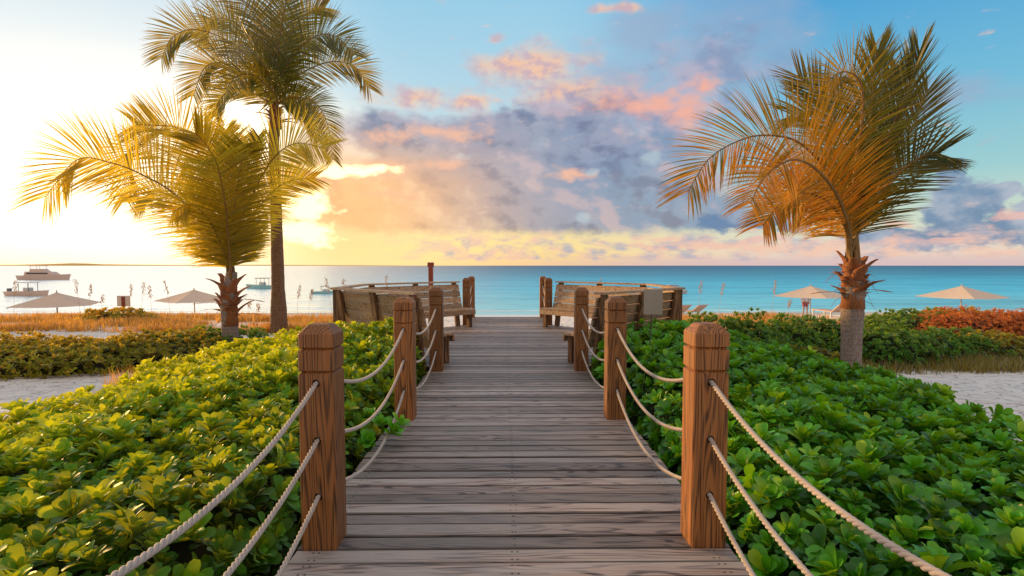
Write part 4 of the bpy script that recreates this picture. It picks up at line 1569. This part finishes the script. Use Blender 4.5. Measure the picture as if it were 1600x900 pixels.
# tall palm
palm('palm_tree', 'tall slender dark crowned palm rising to the top of the picture', 16.0, (436, 522), [(434, 430), (431, 320), (428, 215), (430, 175)],
     [0.26, 0.185, 0.165, 0.15, 0.145, 0.13], (431, 172), [
         ([(424, 138), (383, 84), (345, 58), (300, 46), (268, 60), (252, 92)], -0.6, dict(nl=92, tint=0.5)),
         ([(424, 120), (395, 62), (365, 34), (335, 30), (312, 58)], 0.9, dict(nl=92, tint=0.4)),
         ([(420, 150), (385, 118), (345, 98), (318, 108), (302, 150)], -1.0, dict(nl=92, tint=0.62)),
         ([(418, 160), (390, 142), (362, 140), (342, 158), (336, 182)], 0.8, dict(nl=92, tint=0.72, Lmax=0.8)),
         ([(428, 120), (412, 50), (385, 8), (350, -18), (318, -20)], 0.5, dict(nl=92, tint=0.35)),
         ([(430, 110), (424, 40), (420, -20), (412, -55)], 1.0, dict(nl=92, tint=0.25, droop=0.2)),
         ([(432, 110), (440, 40), (452, -15), (470, -45)], -0.6, dict(nl=92, tint=0.3, droop=0.2)),
         ([(434, 120), (452, 60), (478, 22), (508, 12)], 1.0, dict(nl=92, tint=0.35)),
         ([(436, 130), (466, 78), (500, 54), (530, 60), (552, 86)], -0.7, dict(nl=92, tint=0.35)),
         ([(438, 142), (475, 112), (520, 96), (556, 106), (577, 138)], 0.7, dict(nl=92, tint=0.3)),
         ([(440, 158), (466, 152), (494, 162), (512, 196), (520, 250)], -0.8, dict(nl=92, tint=0.3, Lmax=0.75, droop=0.6)),
         ([(438, 160), (460, 165), (482, 182), (496, 220)], 1.1, dict(nl=92, tint=0.5, Lmax=0.7, droop=0.6)),
         ([(426, 130), (405, 90), (380, 70), (360, 90)], -2.6, dict(nl=92, tint=0.3, roll=40)),
         ([(430, 130), (445, 80), (475, 60), (490, 80)], 2.8, dict(nl=92, tint=0.3, roll=50)),
         ([(430, 150), (400, 120), (372, 118), (352, 140)], -2.2, dict(nl=92, tint=0.5, roll=55)),
     ], 1.05, 'palm_green', 'trunk_warm', (430, 186, 0.15, 0.5, 10, 0.32, 0.9), 0.019, r0=0.034)

# palm on the right; tints paint left fronds sunlit, right ones shaded
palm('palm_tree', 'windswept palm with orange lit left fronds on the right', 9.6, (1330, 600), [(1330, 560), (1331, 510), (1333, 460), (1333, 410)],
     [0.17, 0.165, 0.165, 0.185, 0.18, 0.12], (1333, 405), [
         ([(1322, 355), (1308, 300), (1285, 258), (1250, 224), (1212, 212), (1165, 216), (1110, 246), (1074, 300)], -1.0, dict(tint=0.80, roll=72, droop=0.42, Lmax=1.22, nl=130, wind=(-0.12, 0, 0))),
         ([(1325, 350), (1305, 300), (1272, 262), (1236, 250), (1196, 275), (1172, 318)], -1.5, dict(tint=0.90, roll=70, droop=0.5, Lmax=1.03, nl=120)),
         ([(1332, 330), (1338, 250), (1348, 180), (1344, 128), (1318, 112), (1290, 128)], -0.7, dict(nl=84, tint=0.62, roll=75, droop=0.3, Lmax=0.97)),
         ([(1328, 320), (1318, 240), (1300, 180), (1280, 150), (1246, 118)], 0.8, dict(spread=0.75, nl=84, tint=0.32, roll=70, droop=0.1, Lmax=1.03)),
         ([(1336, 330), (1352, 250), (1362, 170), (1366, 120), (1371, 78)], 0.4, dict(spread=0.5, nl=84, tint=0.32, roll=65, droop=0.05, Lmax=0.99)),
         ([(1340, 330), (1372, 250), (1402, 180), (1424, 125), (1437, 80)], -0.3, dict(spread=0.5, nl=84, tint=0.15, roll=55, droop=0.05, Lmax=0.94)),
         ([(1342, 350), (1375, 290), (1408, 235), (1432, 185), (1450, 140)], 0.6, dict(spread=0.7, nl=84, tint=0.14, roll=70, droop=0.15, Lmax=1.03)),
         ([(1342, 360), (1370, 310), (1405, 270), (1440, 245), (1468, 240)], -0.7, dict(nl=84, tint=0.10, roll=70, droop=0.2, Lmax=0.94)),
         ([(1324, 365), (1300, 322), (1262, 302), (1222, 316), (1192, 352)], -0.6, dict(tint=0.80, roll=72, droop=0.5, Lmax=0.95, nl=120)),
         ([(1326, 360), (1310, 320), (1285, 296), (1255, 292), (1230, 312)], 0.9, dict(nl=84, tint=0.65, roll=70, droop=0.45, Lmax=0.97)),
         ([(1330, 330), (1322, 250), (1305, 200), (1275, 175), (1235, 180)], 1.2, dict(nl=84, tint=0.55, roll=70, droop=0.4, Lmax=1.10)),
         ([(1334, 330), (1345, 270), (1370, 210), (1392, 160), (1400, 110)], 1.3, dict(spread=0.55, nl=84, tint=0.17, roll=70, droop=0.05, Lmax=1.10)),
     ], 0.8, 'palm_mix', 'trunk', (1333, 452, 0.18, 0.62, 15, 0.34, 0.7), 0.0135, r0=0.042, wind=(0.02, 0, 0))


# ------------------------------------------------------------------ beach umbrellas
def umbrella():
    root = empty('beach_umbrella', (0, 0, 0), 'x', 'umbrella', 'square beach umbrellas on the sand')
    b = MB()
    H = 2.62; rim = 2.08; hw = 1.32
    n = 6
    vs = []; fs = []
    corners = [(-hw, -hw), (hw, -hw), (hw, hw), (-hw, hw)]
    for s in range(4):
        (x0, y0), (x1, y1) = corners[s], corners[(s + 1) % 4]
        k0 = len(vs)
        for j in range(n + 1):
            f = j / n
            z = H - (H - rim) * (f ** 0.92)
            for i in range(n + 1):
                u = i / n
                sag = -0.045 * math.sin(math.pi * u) * f - 0.0
                pull = 1 - 0.05 * math.sin(math.pi * u) * f
                vs.append(((x0 + (x1 - x0) * u) * f * pull, (y0 + (y1 - y0) * u) * f * pull, z + sag))
        for j in range(n):
            for i in range(n):
                a = k0 + j * (n + 1) + i
                fs.append((a, a + 1, a + n + 2, a + n + 1))
    b.add(vs, fs)
    cn = b.build('canopy', 'canvas', root, smooth=False)
    b = MB()
    for s in range(4):
        (x0, y0) = corners[s]
        b.tube([(0, 0, H - 0.06), (x0 * 0.98, y0 * 0.98, rim - 0.03)], 0.012, 5)
    b.build('ribs', 'pole', root)
    b = MB(); b.tube([(0, 0, -0.5), (0, 0, H + 0.02)], 0.028, 10); b.build('pole', 'pole', root, smooth=True)
    b = MB(); b.lathe([(0.03, 0), (0.045, 0.02), (0.02, 0.06), (0.006, 0.11)], 10, (0, 0, H)); b.build('finial', 'pole', root)
    return root


um = umbrella()
US = [(88, 453, 24.0, 'hazy orange beach umbrella at the far left', R(24)), (303, 449, 27.0, 'grey beach umbrella left of the short palm trunk', R(52)),
      (1267, 443, 27.5, 'cream beach umbrella left of the right palm trunk', R(38)), (1503, 443, 26.0, 'pale pink beach umbrella at the far right', R(20))]
for i, (px, py, Y, lb, rz) in enumerate(US):
    p = at(px, py, Y)
    loc = (p.x, Y, p.z - 2.73)
    if i == 0:
        um.location = loc; um.rotation_euler = (0, 0, rz); um['label'] = lb
    else:
        dup(um, loc, lb, rz)


# loungers on the beach
def lounger():
    root = empty('beach_lounger', (0, 0, 0), 'x', 'lounger', 'sling loungers on the beach')
    b = MB()
    b.beam((0, -0.1, 0.24), (0, 1.25, 0.24), 0.60, 0.04, side=(1, 0, 0)); b.build('seat', 'chair', root)
    b = MB(); b.beam((0, -0.1, 0.26), (0, -0.52, 0.56), 0.60, 0.04, side=(1, 0, 0)); b.build('backrest', 'chair', root)
    for x in (-0.26, 0.26):
        for y in (0.0, 1.15):
            b = MB(); b.box((x - 0.025, y - 0.025, 0), (x + 0.025, y + 0.025, 0.22)); b.build('leg', 'white', root)
    return root


lo = lounger()
LS = [(1308, 22.5, 'sunlit sling lounger beside the right palm trunk'), (1060, 24.0, 'orange lit lounger just right of the right bench corner'), (1085, 25.0, 'lounger in the dry grass right of the bench')]
for i, (px, Y, lb) in enumerate(LS):
    p = at(px, 480, Y)
    loc = (p.x, Y, ground_h(p.x, Y) - 0.02)
    if i == 0: lo.location = loc; lo['label'] = lb; lo.rotation_euler = (0, 0, 0.08)
    else: dup(lo, loc, lb, 0.2 + i * 0.15)

# ------------------------------------------------------------------ red post, signs
p = at(673, 410, 21.0)
rp = empty('wooden_post', (p.x, 21.0, ground_h(p.x, 21)), 'red brown square post rising behind the left bench', 'post')
h = p.z - rp.location.z
b = MB(); b.box((-0.085, -0.085, -0.3), (0.085, 0.085, h - 0.18)); b.build('shaft', 'red_post', rp, bevel=0.008)
b = MB(); b.box((-0.115, -0.115, h - 0.177), (0.115, 0.115, h)); b.build('cap', 'red_post', rp, bevel=0.01)

p = at(193, 462, 19.5)
sg = empty('notice_sign', (p.x, 19.5, ground_h(p.x, 19.5)), 'square tan sign board on a red post on the left dune', 'sign')
h = p.z - sg.location.z
b = MB(); b.box((-0.235, -0.02, h - 0.38), (0.235, 0.012, h)); b.build('board', 'sign_face', sg, bevel=0.02)
b = MB(); b.box((-0.06, -0.046, -0.3), (0.06, -0.023, h - 0.03)); b.build('post', 'red_post', sg, bevel=0.006)

p = at(1021, 452, 7.2); q = at(1010, 596, 6.9)
s2 = empty('notice_sign', (q.x, 6.9, -0.62), 'blank grey back of a small sign on a thin crooked rod among the right shrubs', 'sign')
o0 = s2.location.copy()
b = MB()
w_, hh = 0.128, 0.34
b.box((-w_, -0.009, -hh), (w_, 0.009, 0))
bo = b.build('board', 'sign_grey', s2, bevel=0.006)
bo.location = Vector((p.x, 7.2, p.z)) - o0
bo.rotation_euler = (R(-3), R(1.5), R(4))
b = MB()
b.tube([Vector((q.x - 0.02, 6.9, -0.7)) - o0, Vector((q.x, 6.9, q.z)) - o0, at(1015, 540, 7.1) - o0, at(1018, 500, 7.218) - o0, at(1020, 470, 7.218) - o0], 0.008, 8)
b.build('rod', 'metal', s2, smooth=True)


# ------------------------------------------------------------------ boats
def hull_mesh(L_, W, Hh, name, material, root):
    b = MB()
    n = 14
    vs = []; fs = []
    for i in range(n + 1):
        t = i / n
        x = -L_ / 2 + L_ * t
        k = 1 - max(0, (t - 0.45) / 0.55) ** 2.2
        k = max(k, 0.02)
        sheer = Hh * (1 + 0.35 * t ** 2)
        wd = W / 2 * k
        bx = x + (0.04 * L_ * t ** 3)
        vs += [(x, 0, -0.25), (x, -wd * 0.75, 0.0), (bx, -wd, sheer), (bx, wd, sheer), (x, wd * 0.75, 0.0)]
    for i in range(n):
        for k in range(5):
            a = i * 5 + k; c = i * 5 + (k + 1) % 5
            fs.append((a, c, c + 5, a + 5))
    fs.append((4, 3, 2, 1, 0))
    b.add(vs, fs)
    return b.build(name, material, root, smooth=False)


def boat(px, pyw, L_, label, style, rz, Y=None):
    """water-line point at pixel px,pyw on the sea plane"""
    p = at_z(px, pyw, SEA_Z)
    root = empty('boat', (p.x, p.y, SEA_Z), label, 'boat', rz=rz)
    if style == 'yacht':
        hull_mesh(L_, L_ * 0.26, L_ * 0.085, 'hull', 'white_hazed', root)
        b = MB()
        z0 = L_ * 0.085
        def cab(x0, x1, w_, za, zb, rk=0.12, b=b):
            d = (zb - za)
            b.hexa([(x0, -w_, za), (x1, -w_, za), (x1, w_, za), (x0, w_, za), (x0 + d * 0.2, -w_ * .9, zb), (x1 - d * 1.4, -w_ * .9, zb), (x1 - d * 1.4, w_ * .9, zb), (x0 + d * 0.2, w_ * .9, zb)])
        cab(-L_ * .36, L_ * .26, L_ * .10, z0, z0 + L_ * .075)
        cab(-L_ * .26, L_ * .06, L_ * .08, z0 + L_ * .075, z0 + L_ * .13)
        b.build('cabin', 'white_hazed', root)
        b = MB()
        b.box((-L_ * .30, -L_ * .102, z0 + L_ * .03), (L_ * .14, L_ * .102, z0 + L_ * .055)); b.build('window', 'glass', root)
        b = MB()
        for xx in (-.24, -.04):
            for sy in (-1, 1): b.tube([(L_ * xx, sy * L_ * .07, z0 + L_ * .13), (L_ * xx, sy * L_ * .07, z0 + L_ * .185)], L_ * .004, 5)
        b.box((-L_ * .27, -L_ * .08, z0 + L_ * .185), (0, L_ * .08, z0 + L_ * .195)); b.build('flybridge_roof', 'white', root)
    else:
        hull_mesh(L_, L_ * 0.33, L_ * 0.10, 'hull', 'teal' if style == 'teal' else 'white_hazed', root)
        b = MB(); z0 = L_ * .1
        b.box((-L_ * .08, -L_ * .06, z0 * .6), (L_ * .06, L_ * .06, z0 * 1.9)); b.build('console', 'white', root)
        b = MB()
        for xx in (-.14, .12):
            for sy in (-1, 1): b.tube([(L_ * xx, sy * L_ * .11, z0), (L_ * xx, sy * L_ * .11, z0 * 3)], L_ * .006, 5)
        b.build('frame', 'metal', root)
        b = MB(); b.box((-L_ * .18, -L_ * .13, z0 * 3), (L_ * .16, L_ * .13, z0 * 3.18)); b.build('bimini', 'navy' if style == 'teal' else 'pink_canvas' if style == 'red' else 'white', root)
        b = MB(); b.box((-L_ * .54, -L_ * .04, z0 * .2), (-L_ * .49, L_ * .04, z0 * 1.7)); b.build('outboard', 'navy', root)
    return root


boat(71, 437, 13.0, 'white motor yacht anchored in the haze at the far left', 'yacht', R(-4))
boat(45, 462, 5.2, 'small sport boat below the yacht, half behind the left umbrella', 'white', R(-8))
boat(410, 451, 5.4, 'teal skiff with dark bimini between the two left palms', 'teal', R(170))
boat(508, 459, 3.2, 'low teal dinghy beside the corner of the left bench', 'teal', R(10))
boat(1052, 459, 3.6, 'small boat with reddish top behind the right bench corner', 'red', R(5))


# ------------------------------------------------------------------ person on the beach under the cream umbrella
def person(px, Y, label):
    p = at(px, 480, Y)
    gz = ground_h(p.x, Y)
    root = empty('person', (p.x, Y, gz), label, 'person')
    J = {'pel': (0, 0, .92, .135), 'bel': (0, 0, 1.08, .125), 'che': (0, -.01, 1.30, .15), 'nek': (0, 0, 1.46, .06), 'hd0': (0, -.02, 1.56, .085), 'hd1': (0, -.02, 1.68, .085),
         'ls': (-.19, 0, 1.38, .06), 'le': (-.25, .03, 1.10, .042), 'lw': (-.24, -.06, .88, .03), 'lh': (-.24, -.08, .80, .035),
         'rs': (.19, 0, 1.38, .06), 're': (.26, .03, 1.11, .042), 'rw': (.25, -.05, .88, .03), 'rh': (.25, -.08, .80, .035),
         'lhp': (-.10, 0, .86, .10), 'lk': (-.11, -.02, .48, .062), 'la': (-.12, .02, .09, .042), 'lf': (-.13, -.13, .03, .035),
         'rhp': (.10, 0, .86, .10), 'rk': (.12, -.03, .48, .062), 'ra': (.14, .0, .09, .042), 'rf': (.16, -.14, .03, .035)}
    E = [('pel', 'bel'), ('bel', 'che'), ('che', 'nek'), ('nek', 'hd0'), ('hd0', 'hd1'), ('che', 'ls'), ('ls', 'le'), ('le', 'lw'), ('lw', 'lh'), ('che', 'rs'), ('rs', 're'), ('re', 'rw'), ('rw', 'rh'),
         ('pel', 'lhp'), ('lhp', 'lk'), ('lk', 'la'), ('la', 'lf'), ('pel', 'rhp'), ('rhp', 'rk'), ('rk', 'ra'), ('ra', 'rf')]

    def skin(keys, edges, grow, name, material):
        keys = list(keys)
        me = bpy.data.meshes.new(name)
        me.from_pydata([J[k][:3] for k in keys], [(keys.index(a), keys.index(c)) for a, c in edges], [])
        o = bpy.data.objects.new(name, me); col.objects.link(o)
        o.modifiers.new('s', 'SKIN')
        sub = o.modifiers.new('ss', 'SUBSURF'); sub.levels = 1; sub.render_levels = 1
        for i, k in enumerate(keys):
            me.skin_vertices[0].data[i].radius = (J[k][3] + grow,) * 2
        me.skin_vertices[0].data[0].use_root = True
        dg = bpy.context.evaluated_depsgraph_get()
        res = bpy.data.meshes.new_from_object(o.evaluated_get(dg), depsgraph=dg)
        bpy.data.objects.remove(o)
        res.materials.clear()
        return link(name, res, material, root)
    bpy.context.view_layer.update()
    skin(J, E, 0, 'body', 'skin')
    k1 = ['che', 'bel', 'pel', 'ls', 'rs']
    skin(k1, [('che', 'bel'), ('bel', 'pel'), ('che', 'ls'), ('che', 'rs')], 0.016, 'shirt', 'shirt')
    k2 = ['pel', 'lhp', 'rhp']
    J['lk2'] = (-.108, -.012, .62, .085); J['rk2'] = (.115, -.018, .62, .085)
    skin(['pel', 'lhp', 'rhp', 'lk2', 'rk2'], [('pel', 'lhp'), ('pel', 'rhp'), ('lhp', 'lk2'), ('rhp', 'rk2')], 0.014, 'shorts', 'shorts')
    b = MB(); b.lathe([(0.094, -0.05), (0.102, 0.0), (0.092, 0.06), (0.05, 0.10), (0.005, 0.112)], 12, (0, 0.0, 1.68)); b.build('hair', 'hair', root, smooth=True)
    return root


person(1258, 37.5, 'person in a pale shirt at the water edge under the cream umbrella')

sc.view_settings.view_transform = 'Standard'
sc.view_settings.look = 'None'
sc.view_settings.exposure = 0
sc.view_settings.gamma = 1
sc.cycles.max_bounces = 5
sc.cycles.diffuse_bounces = 2
sc.cycles.glossy_bounces = 3
sc.cycles.transparent_max_bounces = 4
sc.cycles.use_denoising = True
sc.cycles.sample_clamp_indirect = 6
